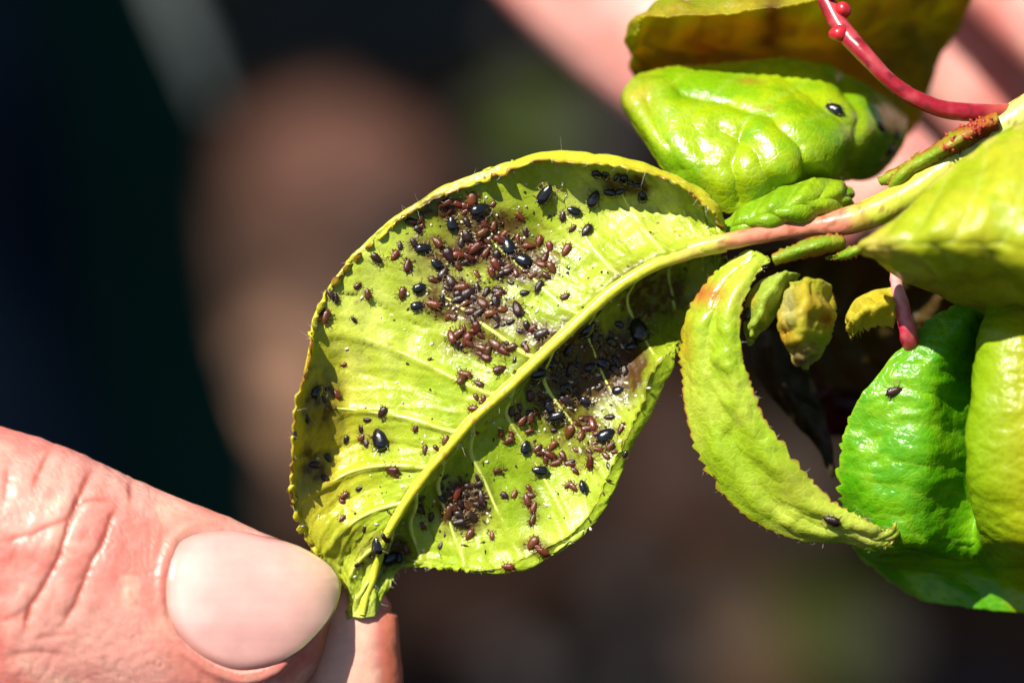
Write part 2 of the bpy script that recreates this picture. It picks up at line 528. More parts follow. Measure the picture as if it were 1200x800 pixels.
# ------------------------------------------------------------------ leaves
def build_leaf(name, rows, nu, nv, mat, colfn, disp=None, teeth=(0, 0), teeth_amp=(0, 0), thick=0.20, parent=None, seed=0, flip=False, adj=None):
    """rows: control lattice [u][v] of (px,py,depth).  Returns object, local grid, u, v arrays"""
    C = np.array(rows, float)
    C = P(C[..., 0], C[..., 1], C[..., 2])
    G = catmull(catmull(C, nu, 0), nv, 1)
    u = np.linspace(0, 1, nu)[:, None] + np.zeros((1, nv))
    v = np.linspace(-1, 1, nv)[None, :] + np.zeros((nu, 1))
    dv = np.gradient(G, axis=1); dv /= np.maximum(np.linalg.norm(dv, axis=-1, keepdims=True), 1e-9)
    for side, k, amp in ((-1, teeth[0], teeth_amp[0]), (1, teeth[1], teeth_amp[1])):
        if k:
            ph = u * k + 1.1 * vnoise(np.stack([u * k * 0.35, u * 0 + side, u * 0], -1), seed + 5)
            fr_ = ph % 1.0
            saw = np.where(fr_ < 0.25, sstep(fr_, 0, 0.25), 1 - ((fr_ - 0.25) / 0.75) ** 1.6)
            jit = (0.35 + 0.65 * sstep(vnoise(np.stack([u * 9, u * 0 + side * 3, u * 0], -1), seed + 8), -0.6, 0.5)) * (0.2 + 1.3 * hash3(np.floor(ph).astype(np.int64), np.full(ph.shape, 7), np.full(ph.shape, side + 3), seed))
            w = sstep(side * v, 0.90, 1.0)
            G = G + dv * (side * amp * (saw - 0.45) * jit * w)[..., None]
    n = normals(G)
    if flip: n = -n
    if n[..., 2].mean() < 0: n = -n
    h = disp(G, u, v) if disp is not None else 0 * u
    G2 = G + n * h[..., None]
    px, py = PIX(G2)
    c = colfn(G2, u, v, px, py)
    F = grid_faces(nu, nv)
    if normals(G)[..., 2].mean() < 0: F = F[:, ::-1]
    Wd = W(G2).reshape(-1, 3)
    o = mesh_obj(name, Wd, F, mat, parent, origin=None if parent is not None else Wd[nv // 2], colors=c.reshape(-1, 3))
    md = o.modifiers.new('thickness', 'SOLIDIFY'); md.thickness = thick / 1000; md.offset = -1.0
    return o, G2, u, v, n


def veins(u, v, N, slope, power=1.0, width=0.09, off=0.0):
    """ridge value 0..1 for side veins leaving the midrib, plus the phase between them"""
    a = np.abs(v)
    ph = u * N - slope * a ** power + off * np.sign(v)
    fr = ph - np.floor(ph + 0.5)
    return np.exp(-(fr / width) ** 2), fr, np.floor(ph + 0.5)


# ---- the big infested leaf, underside towards us
MAIN = []


def mrow(mid, up, lo, um, lm, ulip, llip, lod=(0.35, 0.70)):
    """mid,(x,y,d); up/lo silhouettes (x,y,d); um,lm: depth at the two inner columns; lips: offset (dx,dy,dd)"""
    m = np.array(mid, float); a = np.array(up, float); b = np.array(lo, float)
    r = []
    r.append(a + np.array(ulip)); r.append(a)
    q = m * 0.36 + a * 0.64; q[2] = um[1]; r.append(q)
    q = m * 0.70 + a * 0.30; q[2] = um[0]; r.append(q)
    r.append(m)
    q = m * 0.86 + b * 0.14; q[2] = lm[0]; r.append(q)
    q = m * 0.42 + b * 0.58; q[2] = lm[1]; r.append(q)
    r.append(b); r.append(b + np.array(llip))
    return r


MAIN = [
    mrow((848, 283, 2.0), (850, 268, 1.5), (846, 297, -1), (2, 2), (0, -1), (1, -3, 1), (1, 4, 0)),
    mrow((806, 293, 2.6), (836, 238, 2.6), (842, 318, -3), (1.8, 1.4), (-2.5, -4), (-3, 6, 1.2), (2, 6, 0)),
    mrow((765, 308, 3.0), (797, 213, 2.8), (826, 362, -4), (1.7, 0.8), (-2.4, -4.4), (-3, 4, 1.4), (-2, 8, 0)),
    mrow((722, 334, 3.0), (736, 189, 2.8), (795, 400, -2.5), (1.7, 0.2), (-1.4, -3.6), (-3, 6, 1.5), (-4, 8, 1)),
    mrow((680, 372, 3.0), (668, 180, 2.6), (784, 432, 1.6), (1.8, 0.4), (-0.2, -1.8), (-1, 7, 1.4), (-13, -6, 1.6)),
    mrow((636, 414, 2.8), (588, 196, 2.0), (757, 486, 1.8), (1.8, 0.7), (0.7, -0.8), (1, 4, 0.9), (-9, -5, 1.0)),
    mrow((596, 453, 2.6), (500, 239, 1.5), (730, 536, 1.8), (1.8, 0.9), (1.0, 0.0), (0, 2, 0.4), (-7, -5, 0.7)),
    mrow((556, 489, 2.4), (430, 292, 1.2), (706, 590, 1.8), (1.7, 1.0), (1.1, 0.2), (-3, -1, 0.3), (-5, -4, 0.6)),
    mrow((526, 523, 2.2), (380, 362, 1.2), (668, 634, 1.6), (1.5, 0.8), (0.7, 0.1), (-5, -2, 0.4), (-4, -5, 0.6)),
    mrow((497, 557, 2.0), (362, 438, 1.8), (612, 662, 1.0), (1.0, -0.2), (0.1, -0.2), (-7, 0, 1.8), (-3, -6, 0.6)),
    mrow((472, 591, 1.6), (354, 525, 1.8), (560, 668, 0.4), (0.7, -0.4), (-1.0, -1.0), (-9, 2, 2.2), (0, 3, 0.4)),
    mrow((452, 625, 0.8), (352, 598, 0.4), (512, 661, -1.0), (0.6, 0.4), (-1.8, -2.0), (-5, 3, 0.4), (1, 4, 0.2)),
    mrow((440, 658, -1.0), (380, 652, -1.6), (470, 662, -2.4), (-1.0, -1.2), (-2.4, -2.8), (-6, 6, 0.2), (4, 3, 0.2)),
    mrow((431, 692, -1.4), (410, 690, -1.8), (448, 690, -1.8), (-1.4, -1.6), (-1.4, -1.6), (-2, 2, 0), (3, 0, -.3)),
    mrow((423, 724, -1.0), (410, 722, -1.4), (437, 722, -1.4), (-1.0, -1.2), (-1.0, -1.2), (-1, 1, 0), (1, 0, -.4)),
]


STAINS = [  # brown soiled patches under the colonies: px, py, rx, ry, strength
    (570, 270, 55, 34, .55), (615, 308, 38, 26, .6), (535, 350, 42, 26, .6), (575, 368, 34, 20, .6), (500, 300, 30, 26, .35),
    (680, 430, 62, 50, .72), (655, 480, 40, 30, .35), (560, 405, 40, 16, .45), (735, 425, 26, 40, .6), (545, 590, 30, 30, .75),
    (690, 515, 40, 26, .3), (455, 645, 30, 18, .5), (735, 215, 30, 14, .55), (760, 345, 50, 40, .45), (375, 470, 26, 40, .35),
    (520, 245, 30, 16, .45), (625, 590, 16, 30, .2), (365, 545, 22, 30, .35), (630, 640, 18, 10, .4), (450, 520, 14, 14, .3),
    (550, 300, 36, 16, .5), (625, 388, 22, 14, .4)]


def main_disp(G, u, v):
    vu = np.where(v < 0, v, v)
    r, fr, k = veins(u + 0.012 * fbm(G * 0.12, 71, 2), v, 11.5, 2.1, 0.85, 0.06, 0.18)
    pkv = 0.25 + 0.75 * hash3(k.astype(np.int64), np.full(k.shape, 5), (v > 0).astype(np.int64), 4)
    pkv = pkv * (0.45 + 0.55 * sstep(u, 0.25, 0.6))
    a = np.abs(v)
    fade = sstep(a, 0.0, 0.10) * (1 - sstep(a, 0.72, 0.98))
    r2, fr2, k2 = veins(u + 0.01 * fbm(G * 0.2, 72, 2), v, 34, 9.5, 0.8, 0.10, 0.4)
    h = 0.07 * r2 * fade + 0.55 * pkv * r * fade * (1 - 0.45 * a)
    pk = hash3(k.astype(np.int64), np.full(k.shape, 1), (v > 0).astype(np.int64), 4)
    h = h - (0.55 + 0.5 * pk) * (np.cos(fr * 2 * math.pi) * -0.5 + 0.5) * sstep(a, 0.03, 0.25) * (1 - sstep(a, .6, .95)) * 0.75 * pkv
    # cross wrinkles between side veins
    w = np.sin(np.abs(v) * 46 + 3 * fbm(G * 0.25, 8, 2) + fr * 4)
    h = h + 0.055 * w * fade * (1 - r)
    h = h + 0.55 * fbm(G * 0.17, 31, 3) * sstep(a, 0.03, 0.3) + 0.05 * fbm(G * 0.8, 12, 2) + 0.02 * fbm(G * 2.4, 14, 2) + 0.05 * (0.35 - np.abs(fbm(G * np.array([0.55, 0.8, 0.6]), 19, 2)))
    # midrib: a rounded cord standing proud
    mw = 0.033 - 0.008 * u
    prof = np.clip(1 - (a / mw) ** 2, 0, 1) ** 0.5
    h = h + 0.15 * prof
    # wavy margin
    h = h + 0.28 * sstep(a, 0.8, 1.0) * fbm(np.stack([u * 22, v * 2, 0 * u], -1), 77, 2)
    return h * sstep(1 - u, 0.0, 0.06)


def main_col(G, u, v, px, py):
    a = np.abs(v)
    base = np.array([0.37, 0.47, 0.026])
    n1 = fbm(G * 0.16, 40, 3); n2 = fbm(G * 0.6, 44, 3)
    c = mix(base, np.array([0.53, 0.61, 0.10]), sstep(n1 + 0.5 * n2, -0.1, 0.7))
    c = mix(c, np.array([0.26, 0.40, 0.010]), 0.8 * sstep(-n1 + 0.4 * n2, 0.1, 0.6))
    r, fr, k = veins(u + 0.012 * fbm(G * 0.12, 71, 2), v, 11.5, 2.1, 0.85, 0.05, 0.18)
    pkc = 0.35 + 0.65 * hash3(k.astype(np.int64), np.full(k.shape, 5), (v > 0).astype(np.int64), 4)
    c = mix(c, np.array([0.56, 0.62, 0.09]), 0.5 * pkc * r * (1 - a) * sstep(a, 0.05, 0.1))
    # older yellow left margin and rusty edge
    yl = np.exp(-(((px - 365) / 60) ** 2 + ((py - 520) / 120) ** 2))
    c = mix(c, np.array([0.56, 0.42, 0.02]), 0.85 * yl)
    c = mix(c, np.array([0.58, 0.50, 0.025]), 0.75 * sstep(-v, 0.74, 0.9))
    c = mix(c, np.array([0.40, 0.56, 0.02]), 0.6 * sstep(v, 0.74, 0.9))
    ed = sstep(a, 0.955, 1.0) * (0.35 + 0.65 * (v < 0)) * sstep(fbm(np.stack([u * 60, v, 0 * u], -1), 9, 2), -0.35, 0.3)
    c = mix(c, np.array([0.24, 0.05, 0.012]), 0.8 * ed)
    for (sx, sy, rx, ry, s) in STAINS:
        g = np.exp(-(((px - sx) / rx) ** 2 + ((py - sy) / ry) ** 2) ** 1.4)
        g = g * (0.7 + 1.2 * np.clip(fbm(G * 1.4, int(sx), 3) + 0.2, 0, 1))
        c = mix(c, np.array([0.070, 0.022, 0.006]), np.clip(s * g * 2.2, 0, 0.93))
    # brown specks
    sp = sstep(fbm(G * 3.0, 63, 2), 0.42, 0.6) * sstep(fbm(G * 0.3, 64, 2), -0.2, 0.4)
    c = mix(c, np.array([0.20, 0.10, 0.02]), 0.6 * sp)
    # midrib yellow-green to pink at the stalk
    mw = 0.033 - 0.008 * u
    pr = 1 - sstep(a, mw * 0.75, mw * 1.15)
    mc = mix(np.array([0.68, 0.68, 0.10]), np.array([0.58, 0.27, 0.14]), 1 - sstep(u, 0.02, 0.16))
    mc = mix(mc, np.array([0.55, 0.50, 0.03]), np.exp(-((u - 0.6) / 0.12) ** 2) * 0.7)
    mc = mix(mc, np.array([0.45, 0.15, 0.02]), 0.5 * sstep(fbm(G * 2, 90, 2), 0.25, 0.5) * np.exp(-((u - 0.55) / 0.12) ** 2))
    c = c * (1 - pr[..., None]) + mc * pr[..., None]
    return c


leaf_main, GM, uM, vM, nM = build_leaf('infested_leaf', MAIN, 330, 300, M_UNDER, main_col, main_disp,
                                       teeth=(64, 58), teeth_amp=(0.8, 0.45), thick=0.2, seed=2)
tag(leaf_main, 'large yellow-green leaf held by its tip, underside crowded with dark aphids', 'leaf')


# hairs along a leaf's edge and veins
def hairs(name, parent, G, n, picks, length=(0.3, 0.9), r=0.012, seed=1):
    q = np.random.default_rng(seed)
    V, F = [], []
    for (i, j) in picks:
        p = G[i, j]; d = n[i, j] * q.uniform(0.3, 1.0) + q.normal(0, 0.6, 3)
        d /= np.linalg.norm(d); L = q.uniform(*length)
        side = np.cross(d, [0.3, 0.5, 0.8]); side /= np.linalg.norm(side); s2 = np.cross(d, side)
        bend = q.normal(0, 0.35, 3) * L
        b = len(V)
        for t, rr in ((0, r), (0.55, r * 0.8), (1.0, r * 0.3)):
            c = p + d * L * t + bend * t * t
            for k in range(3):
                an = k * 2.094
                V.append(c + rr * (side * math.cos(an) + s2 * math.sin(an)))
        for s in (0, 3):
            for k in range(3):
                F.append((b + s + k, b + s + (k + 1) % 3, b + s + 3 + (k + 1) % 3, b + s + 3 + k))
    o = mesh_obj(name, W(np.array(V)), np.array(F), M_HAIR, parent)
    o['kind'] = 'stuff'
    return o


MI = np.linspace(0, 326, 60).astype(int)
mid_path = (GM[MI, 149] + GM[MI, 150]) / 2 + nM[MI, 150] * 0.12
mid_r = np.interp(MI / 329, [0, .1, .5, .9, 1], [0.64, 0.56, 0.44, 0.36, 0.30])
V, F, mu = tube(mid_path, mid_r, 24, 260, 3, 0.05)
mc = mix(np.array([0.60, 0.60, 0.045]), np.array([0.56, 0.24, 0.12]), 1 - sstep(mu, 0.02, 0.16))
mc = mix(mc, np.array([0.56, 0.50, 0.02]), np.exp(-((mu - 0.6) / 0.12) ** 2) * 0.7)
mc = mix(mc, np.array([0.40, 0.13, 0.02]), 0.6 * sstep(fbm(V * 1.6, 90, 2), 0.22, 0.45) * np.exp(-((mu - 0.52) / 0.16) ** 2))
mc = mix(mc, np.array([0.46, 0.54, 0.03]), 0.6 * sstep(fbm(V * 0.5, 91, 2), 0.0, 0.5))
mesh_obj('midrib', W(V), tri(F), M_STEM, leaf_main, colors=mc)
for sg in (-1, 1):
    for k in range(-2, 11):
        pts = []
        for a in np.linspace(0.0, 0.86, 30):
            uu = (k + 2.1 * a ** 0.85 - 0.18 * sg) / 11.5
            ii, jj = int(round(uu * 329)), int(round((sg * a + 1) / 2 * 299))
            if 3 < ii < 322:
                uu = uu - 0.012 * float(fbm(GM[ii, jj] * 0.12, 71, 2))
                ii = int(np.clip(round(uu * 329), 0, 329))
                pts.append(GM[ii, jj] + nM[ii, jj] * 0.05)
        if len(pts) < 10: continue
        pts = np.array(pts)
        for _ in range(3): pts[1:-1] = 0.5 * pts[1:-1] + 0.25 * (pts[2:] + pts[:-2])
        V, F, mu = tube(pts, np.linspace(0.24, 0.05, len(pts)) * (1 if len(pts) > 20 else 0.7), 10, 60, k + 9, 0.02)
        mesh_obj('side_vein', W(V), tri(F), M_STEM, leaf_main, colors=np.zeros((len(V), 3)) + np.array([0.55, 0.62, 0.12]))
pk = []
for _ in range(520):
    i = rng.integers(6, 325)
    if rng.random() < 0.5:
        j = rng.choice([0, 1, 2, 297, 298, 299])
    else:
        j = int(np.clip(150 + rng.normal(0, 14), 0, 299))
    pk.append((i, j))
for _ in range(700):
    pk.append((rng.integers(5, 320), rng.integers(4, 296)))
hairs('leaf_hair', leaf_main, GM, nM, pk, (0.25, 0.75), 0.010)


# ---- generic quilted-leaf relief and colouring
def quilt(N=7, slope=1.6, amp=0.9, vein=-0.3, big=0.5, seed=0, midw=0.04, mid=-0.3, fine=0.08):
    def f(G, u, v):
        a = np.abs(v)
        r, fr, k = veins(u, v, N, slope, 0.9, 0.09, 0.2)
        q = hash3(k.astype(np.int64), np.full(k.shape, 2), (v > 0).astype(np.int64), seed)
        h = amp * (0.6 + 0.7 * q) * (np.cos(fr * 2 * math.pi) * -0.5 + 0.5) * (1 - sstep(a, 0.8, 1)) * sstep(a, 0, 0.2) * (1 if vein < 0 else -1)
        h = h + vein * r * (1 - a) * 0.8
        h = h + big * fbm(G * 0.2, seed + 3, 3) + fine * fbm(G * 1.3, seed + 8, 3)
        h = h + mid * np.exp(-(a / midw) ** 2)
        return h
    return f


def tint(base, alt, edge=None, spots=None, seed=0, vein=None, N=7, slope=1.6, es=(0.9, 1.0), midc=None):
    def f(G, u, v, px, py):
        n1 = fbm(G * 0.22, seed + 1, 3)
        c = mix(np.array(base), np.array(alt), sstep(n1 + 0.4 * fbm(G * 1.1, seed + 2, 2), -0.35, 0.5))
        a = np.abs(v)
        if vein is not None:
            r, fr, k = veins(u, v, N, slope, 0.9, 0.06, 0.2)
            c = mix(c, np.array(vein), 0.5 * r * (1 - 0.6 * a))
        if midc is not None:
            c = mix(c, np.array(midc), np.exp(-(a / 0.05) ** 2))
        if edge is not None:
            e = sstep(a, es[0], es[1]) * sstep(fbm(np.stack([u * 30, v * 3, 0 * u], -1), seed + 6, 2), -0.6, 0.2)
            c = mix(c, np.array(edge), 0.85 * e)
        for (sx, sy, rx, ry, colr, s) in (spots or []):
            g = np.exp(-(((px - sx) / rx) ** 2 + ((py - sy) / ry) ** 2))
            c = mix(c, np.array(colr), np.clip(s * g * (1 + 0.5 * fbm(G, seed + 9, 2)), 0, 1))
        return c
    return f


GREEN = (0.17, 0.40, 0.012); LIME = (0.34, 0.52, 0.02); YEL = (0.52, 0.46, 0.02)

# glossy bulging leaf above the stalk
rowsB = [
    [(737, 102, -6), (735, 107, -5.8), (734, 112, -5.6), (735, 119, -5.6), (739, 128, -6)],
    [(746, 94, -7), (743, 106, -5.4), (743, 120, -4.2), (747, 136, -3.8), (754, 152, -4.6)],
    [(768, 88, -7.4), (764, 108, -4.8), (763, 134, -2.8), (766, 160, -1.8), (772, 186, -2.4)],
    [(806, 83, -7.6), (801, 108, -4.4), (798, 142, -1.6), (798, 184, 0.0), (804, 220, -1)],
    [(858, 76, -8), (853, 108, -4.2), (847, 150, -0.8), (845, 202, 1.2), (848, 248, -0.4)],
    [(920, 74, -8), (914, 108, -4.2), (909, 150, -0.4), (906, 196, 1.6), (902, 236, -0.2)],
    [(975, 84, -9), (969, 116, -5.2), (964, 150, -1.8), (960, 186, -0.4), (958, 216, -2.6)],
    [(1022, 106, -12), (1020, 130, -8.6), (1016, 155, -6.5), (1010, 180, -6.5), (1000, 207, -8.6)],
    [(1060, 138, -16), (1060, 150, -14), (1056, 164, -13), (1046, 182, -13), (1030, 198, -14)],
]
BCR = [([(796, 112), (850, 122), (905, 142), (938, 172), (950, 212)], 1.0), ([(845, 152), (882, 172), (905, 216)], .7), ([(872, 150), (858, 190), (866, 236)], .8),
       ([(762, 122), (776, 160), (795, 200)], .6), ([(985, 95), (1000, 140), (990, 200)], .9), ([(920, 92), (948, 112), (985, 150)], .5)]


def bulge_disp(G, u, v):
    x, y = PIX(G)
    h = 0.55 * fbm(G * 0.16, 12, 2) + 0.10 * fbm(G * 0.7, 13, 3) + 0.03 * fbm(G * 2.0, 14, 2)
    for poly, w in BCR:
        dd = seg_dist(x + 5 * fbm(G * 0.4, 15, 2), y, poly)
        h = h + w * (-0.32 * np.exp(-(dd / 5) ** 2) + 0.24 * np.exp(-((dd - 18) / 12) ** 2))
    return h


leafB, GB, uB, vB, nB = build_leaf('glossy_leaf', rowsB, 150, 130, M_WET,
    tint((0.20, 0.40, 0.004), (0.36, 0.50, 0.006), (0.50, 0.46, 0.02), seed=11, vein=(0.34, 0.52, 0.05), N=6, slope=1.3,
         spots=[(750, 112, 22, 22, (0.5, 0.42, 0.03), .7), (880, 98, 14, 4, (0.35, 0.22, 0.02), .8), (900, 130, 8, 4, (0.35, 0.25, 0.02), .6)]),
    bulge_disp, teeth=(26, 26), teeth_amp=(0.25, 0.2), thick=0.25, seed=12)
tag(leafB, 'glossy bright green bulging leaf directly above the stalk, one black aphid on it', 'leaf')

rowsC = [
    [(845, 268, -1), (846, 272, 0), (848, 276, 0), (850, 281, -1)],
    [(866, 247, 0), (872, 256, 1.6), (877, 265, 2), (880, 278, 1)],
    [(900, 228, 0.4), (907, 241, 2.6), (912, 255, 3), (915, 272, 1.2)],
    [(943, 215, 0.4), (947, 229, 2.6), (950, 246, 2.8), (952, 266, 1.2)],
    [(976, 213, -1), (980, 225, 0.8), (983, 240, 1), (985, 258, 0)],
    [(994, 222, -3), (995, 228, -2), (996, 236, -2), (997, 246, -3)],
]
leafC, *_ = build_leaf('tucked_leaf', rowsC, 90, 60, M_GLOSS,
    tint((0.20, 0.38, 0.006), (0.32, 0.48, 0.012), (0.45, 0.5, 0.05), seed=21, vein=(0.4, 0.55, 0.07), N=5, slope=0.7),
    quilt(5, 0.7, 0.35, -0.16, 0.3, seed=22, mid=0), thick=0.25)
tag(leafC, 'small ribbed green leaf tucked between the stalk and the glossy bulging leaf', 'leaf')

# shaded overhanging leaf at the very top
rowsA = [
    [(742, 40, -6), (738, 46, -8), (737, 60, -10), (742, 74, -12), (752, 86, -13)],
    [(752, 18, -4), (748, 20, -8), (752, 50, -13), (762, 80, -15), (775, 100, -16)],
    [(790, 16, -2), (785, 6, -6), (800, 50, -15), (815, 88, -17), (828, 112, -18)],
    [(845, 15, -1), (840, 2, -5), (855, 50, -16), (865, 92, -18), (872, 120, -19)],
    [(905, 8, 0), (905, -12, -5), (912, 45, -16), (918, 95, -19), (920, 128, -20)],
    [(965, -6, 0), (970, -34, -5), (975, 40, -16), (975, 100, -20), (975, 140, -21)],
    [(1030, -36, 0), (1040, -66, -5), (1040, 30, -16), (1035, 110, -20), (1030, 160, -22)],
    [(1090, -46, -2), (1105, -66, -6), (1090, 20, -17), (1080, 100, -21), (1062, 160, -22)],
    [(1150, -40, -5), (1160, -40, -8), (1128, 20, -17), (1105, 60, -20), (1082, 130, -22)],
]
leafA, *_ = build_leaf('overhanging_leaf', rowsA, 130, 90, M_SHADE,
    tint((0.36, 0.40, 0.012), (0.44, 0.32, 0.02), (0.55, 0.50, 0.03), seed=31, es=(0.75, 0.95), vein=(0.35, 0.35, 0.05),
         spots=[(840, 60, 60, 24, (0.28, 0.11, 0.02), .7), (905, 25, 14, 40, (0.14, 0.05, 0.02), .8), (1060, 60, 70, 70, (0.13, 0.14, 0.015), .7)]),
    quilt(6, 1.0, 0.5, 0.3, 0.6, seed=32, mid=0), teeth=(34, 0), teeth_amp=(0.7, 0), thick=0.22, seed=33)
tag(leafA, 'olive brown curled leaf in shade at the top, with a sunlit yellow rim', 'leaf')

# blurred leaf in front, right edge of the picture
rowsD = [
    [(1010, 285, 9), (1010, 286, 9.2), (1010, 288, 9.2), (1010, 290, 9), (1012, 292, 8), (1016, 294, 7)],
    [(1050, 258, 9), (1048, 270, 11), (1048, 282, 12), (1050, 292, 11.6), (1050, 308, 8.5), (1046, 322, 4)],
    [(1100, 208, 8), (1100, 240, 12), (1102, 272, 14), (1104, 294, 13.4), (1106, 318, 9), (1100, 345, 2)],
    [(1150, 174, 7), (1154, 222, 13), (1158, 268, 15), (1160, 302, 14), (1162, 335, 8), (1160, 368, 0)],
    [(1210, 142, 6), (1214, 206, 13), (1218, 268, 16), (1222, 318, 15), (1224, 352, 8), (1220, 385, -1)],
    [(1300, 105, 4), (1305, 196, 11), (1310, 280, 14), (1312, 335, 12), (1312, 370, 5), (1300, 400, -3)],
    [(1370, 130, 0), (1375, 200, 4), (1378, 270, 6), (1378, 330, 4), (1372, 360, 0), (1360, 390, -4)],
]
leafD, *_ = build_leaf('foreground_leaf', rowsD, 130, 100, M_GLOSS,
    tint((0.34, 0.43, 0.010), (0.46, 0.48, 0.02), (0.5, 0.45, 0.08), seed=41, vein=(0.50, 0.56, 0.12), N=6, slope=1.0,
         spots=[(1030, 290, 26, 14, (0.55, 0.40, 0.10), .8), (1110, 330, 80, 24, (0.42, 0.28, 0.02), .6)]),
    quilt(6, 1.0, 0.22, -0.14, 0.8, seed=42, mid=-0.1), thick=0.25)
tag(leafD, 'blurred yellow-green leaf nearest the camera over the thick stalk at right edge', 'leaf')

# sickle-shaped curled leaf hanging below the stalk
rowsE = [
    [(878, 294, 2.00), (884, 296, 2.22), (890, 298, 2.27), (896, 301, 2.43), (902, 303, 2.40)],
    [(842, 320, 1.40), (851, 324, 2.50), (860, 327, 2.73), (869, 330, 3.57), (878, 334, 3.40)],
    [(812, 360, 1.00), (826, 363, 2.65), (839, 366, 3.00), (852, 368, 4.25), (866, 371, 4.00)],
    [(801, 408, 0.80), (818, 410, 2.55), (834, 411, 3.00), (851, 412, 4.35), (868, 414, 4.20)],
    [(803, 460, 0.80), (822, 457, 2.55), (840, 454, 3.00), (859, 450, 4.35), (878, 447, 4.20)],
    [(812, 513, 0.80), (833, 507, 2.50), (854, 500, 2.90), (874, 494, 4.20), (895, 488, 4.00)],
    [(836, 560, 0.80), (857, 551, 2.45), (878, 542, 2.80), (899, 534, 4.05), (920, 525, 3.80)],
    [(873, 601, 1.00), (892, 592, 2.43), (912, 582, 2.73), (932, 573, 3.82), (951, 564, 3.60)],
    [(926, 627, 1.40), (940, 619, 2.61), (955, 610, 2.87), (970, 602, 3.78), (984, 594, 3.60)],
    [(985, 632, 2.00), (992, 626, 2.88), (998, 620, 3.07), (1005, 614, 3.73), (1012, 608, 3.60)],
    [(1022, 638, 2.40), (1024, 634, 2.84), (1026, 629, 2.93), (1029, 624, 3.27), (1031, 620, 3.20)],
    [(1046, 632, 2.60), (1046, 628, 2.71), (1045, 625, 2.73), (1044, 622, 2.82), (1044, 618, 2.80)],
    [(1056, 612, 1.40), (1054, 610, 1.51), (1051, 609, 1.53), (1048, 608, 1.62), (1046, 606, 1.60)],
    [(1050, 596, 0.00), (1049, 596, 0.11), (1048, 596, 0.13), (1046, 597, 0.22), (1045, 597, 0.20)],
]


def sickle_disp(G, u, v):
    h = quilt(9, 1.0, 0.10, 0.06, 0.35, seed=52, mid=0, fine=0.07)(G, u, v)
    # small blisters
    b = np.clip(fbm(G * 0.7, 55, 2), 0, 1)
    return (h + 0.32 * b ** 1.5) * sstep(1 - u, 0, .12)


leafE, GE, uE, vE, nE = build_leaf('sickle_leaf', rowsE, 210, 90, M_WET,
    tint((0.34, 0.50, 0.015), (0.48, 0.58, 0.05), (0.42, 0.10, 0.02), seed=51, es=(0.93, 1.0),
         spots=[(826, 345, 26, 14, (0.5, 0.14, 0.03), .9), (940, 560, 40, 36, (0.30, 0.32, 0.02), .6), (805, 400, 10, 40, (0.5, 0.35, 0.02), .7),
                (1010, 625, 40, 14, (0.55, 0.55, 0.12), .6)]),
    sickle_disp, teeth=(52, 40), teeth_amp=(0.75, 0.35), thick=0.28, seed=53)
tag(leafE, 'pale green sickle-shaped curled leaf hanging below the stalk, red toothed edge', 'leaf')
pk = [(rng.integers(4, 186), rng.choice([0, 1, 2, 3, 87, 88, 89])) for _ in range(240)]
hairs('leaf_hair', leafE, GE, nE, pk, (0.2, 0.6), 0.010, 3)

# quilted vivid green leaf at lower right
rowsF = [
    [(1128, 352, 1), (1142, 346, 1), (1154, 341, 1), (1170, 337, -1), (1174, 330, 2), (1192, 330, 3), (1225, 330, 2)],
    [(1082, 384, 1), (1106, 384, 2), (1130, 382, 1.6), (1160, 378, -1.5), (1160, 368, 4), (1200, 372, 6), (1250, 372, 3)],
    [(1022, 448, 1.4), (1056, 440, 2.4), (1100, 430, 2.6), (1152, 424, -2), (1148, 418, 5), (1205, 422, 8), (1275, 425, 4)],
    [(996, 490, 0.8), (1036, 490, 2.4), (1088, 485, 3), (1148, 480, -2), (1140, 474, 6), (1208, 478, 9), (1290, 480, 5)],
    [(985, 545, 0.2), (1026, 545, 2.4), (1084, 540, 3), (1148, 535, -2), (1138, 530, 6), (1210, 534, 9), (1295, 535, 5)],
    [(988, 597, -1), (1026, 600, 1.6), (1080, 596, 2.4), (1146, 590, -1.5), (1142, 585, 5), (1212, 590, 8), (1295, 590, 4)],
    [(1008, 645, -6), (1040, 643, 0), (1085, 644, 1.0), (1138, 640, -1.5), (1158, 636, 3), (1214, 640, 6), (1290, 640, 2)],
    [(1022, 662, -9), (1060, 662, -7), (1104, 664, -6), (1146, 666, -6), (1180, 670, -5), (1220, 680, -4), (1285, 690, -4)],
    [(1040, 684, -10), (1085, 702, -7), (1130, 711, -6), (1165, 715, -6), (1195, 717, -5.5), (1230, 720, -5), (1280, 722, -4)],
]


def green_disp(G, u, v):
    # creases between the veins run from the fold out to the edge
    ph = u * 11 + 1.5 * np.abs(v) + 0.9 * fbm(G * 0.16, 61, 2)
    fr = np.abs(ph - np.floor(ph + 0.5)) * 2
    m = np.exp(-((v + 0.22) / 0.34) ** 2) * (0.45 + 0.9 * np.clip(fbm(G * 0.12, 62, 2) + .4, 0, 1))
    h = 0.50 * (fr ** 0.7 - 0.5) * m
    h = h + 0.55 * fbm(G * 0.2, 63, 2) - 0.30 * np.abs(fbm(G * np.array([0.3, 0.75, 0.4]), 65, 3)) + 0.05 * fbm(G * 1.6, 64, 2)
    return h


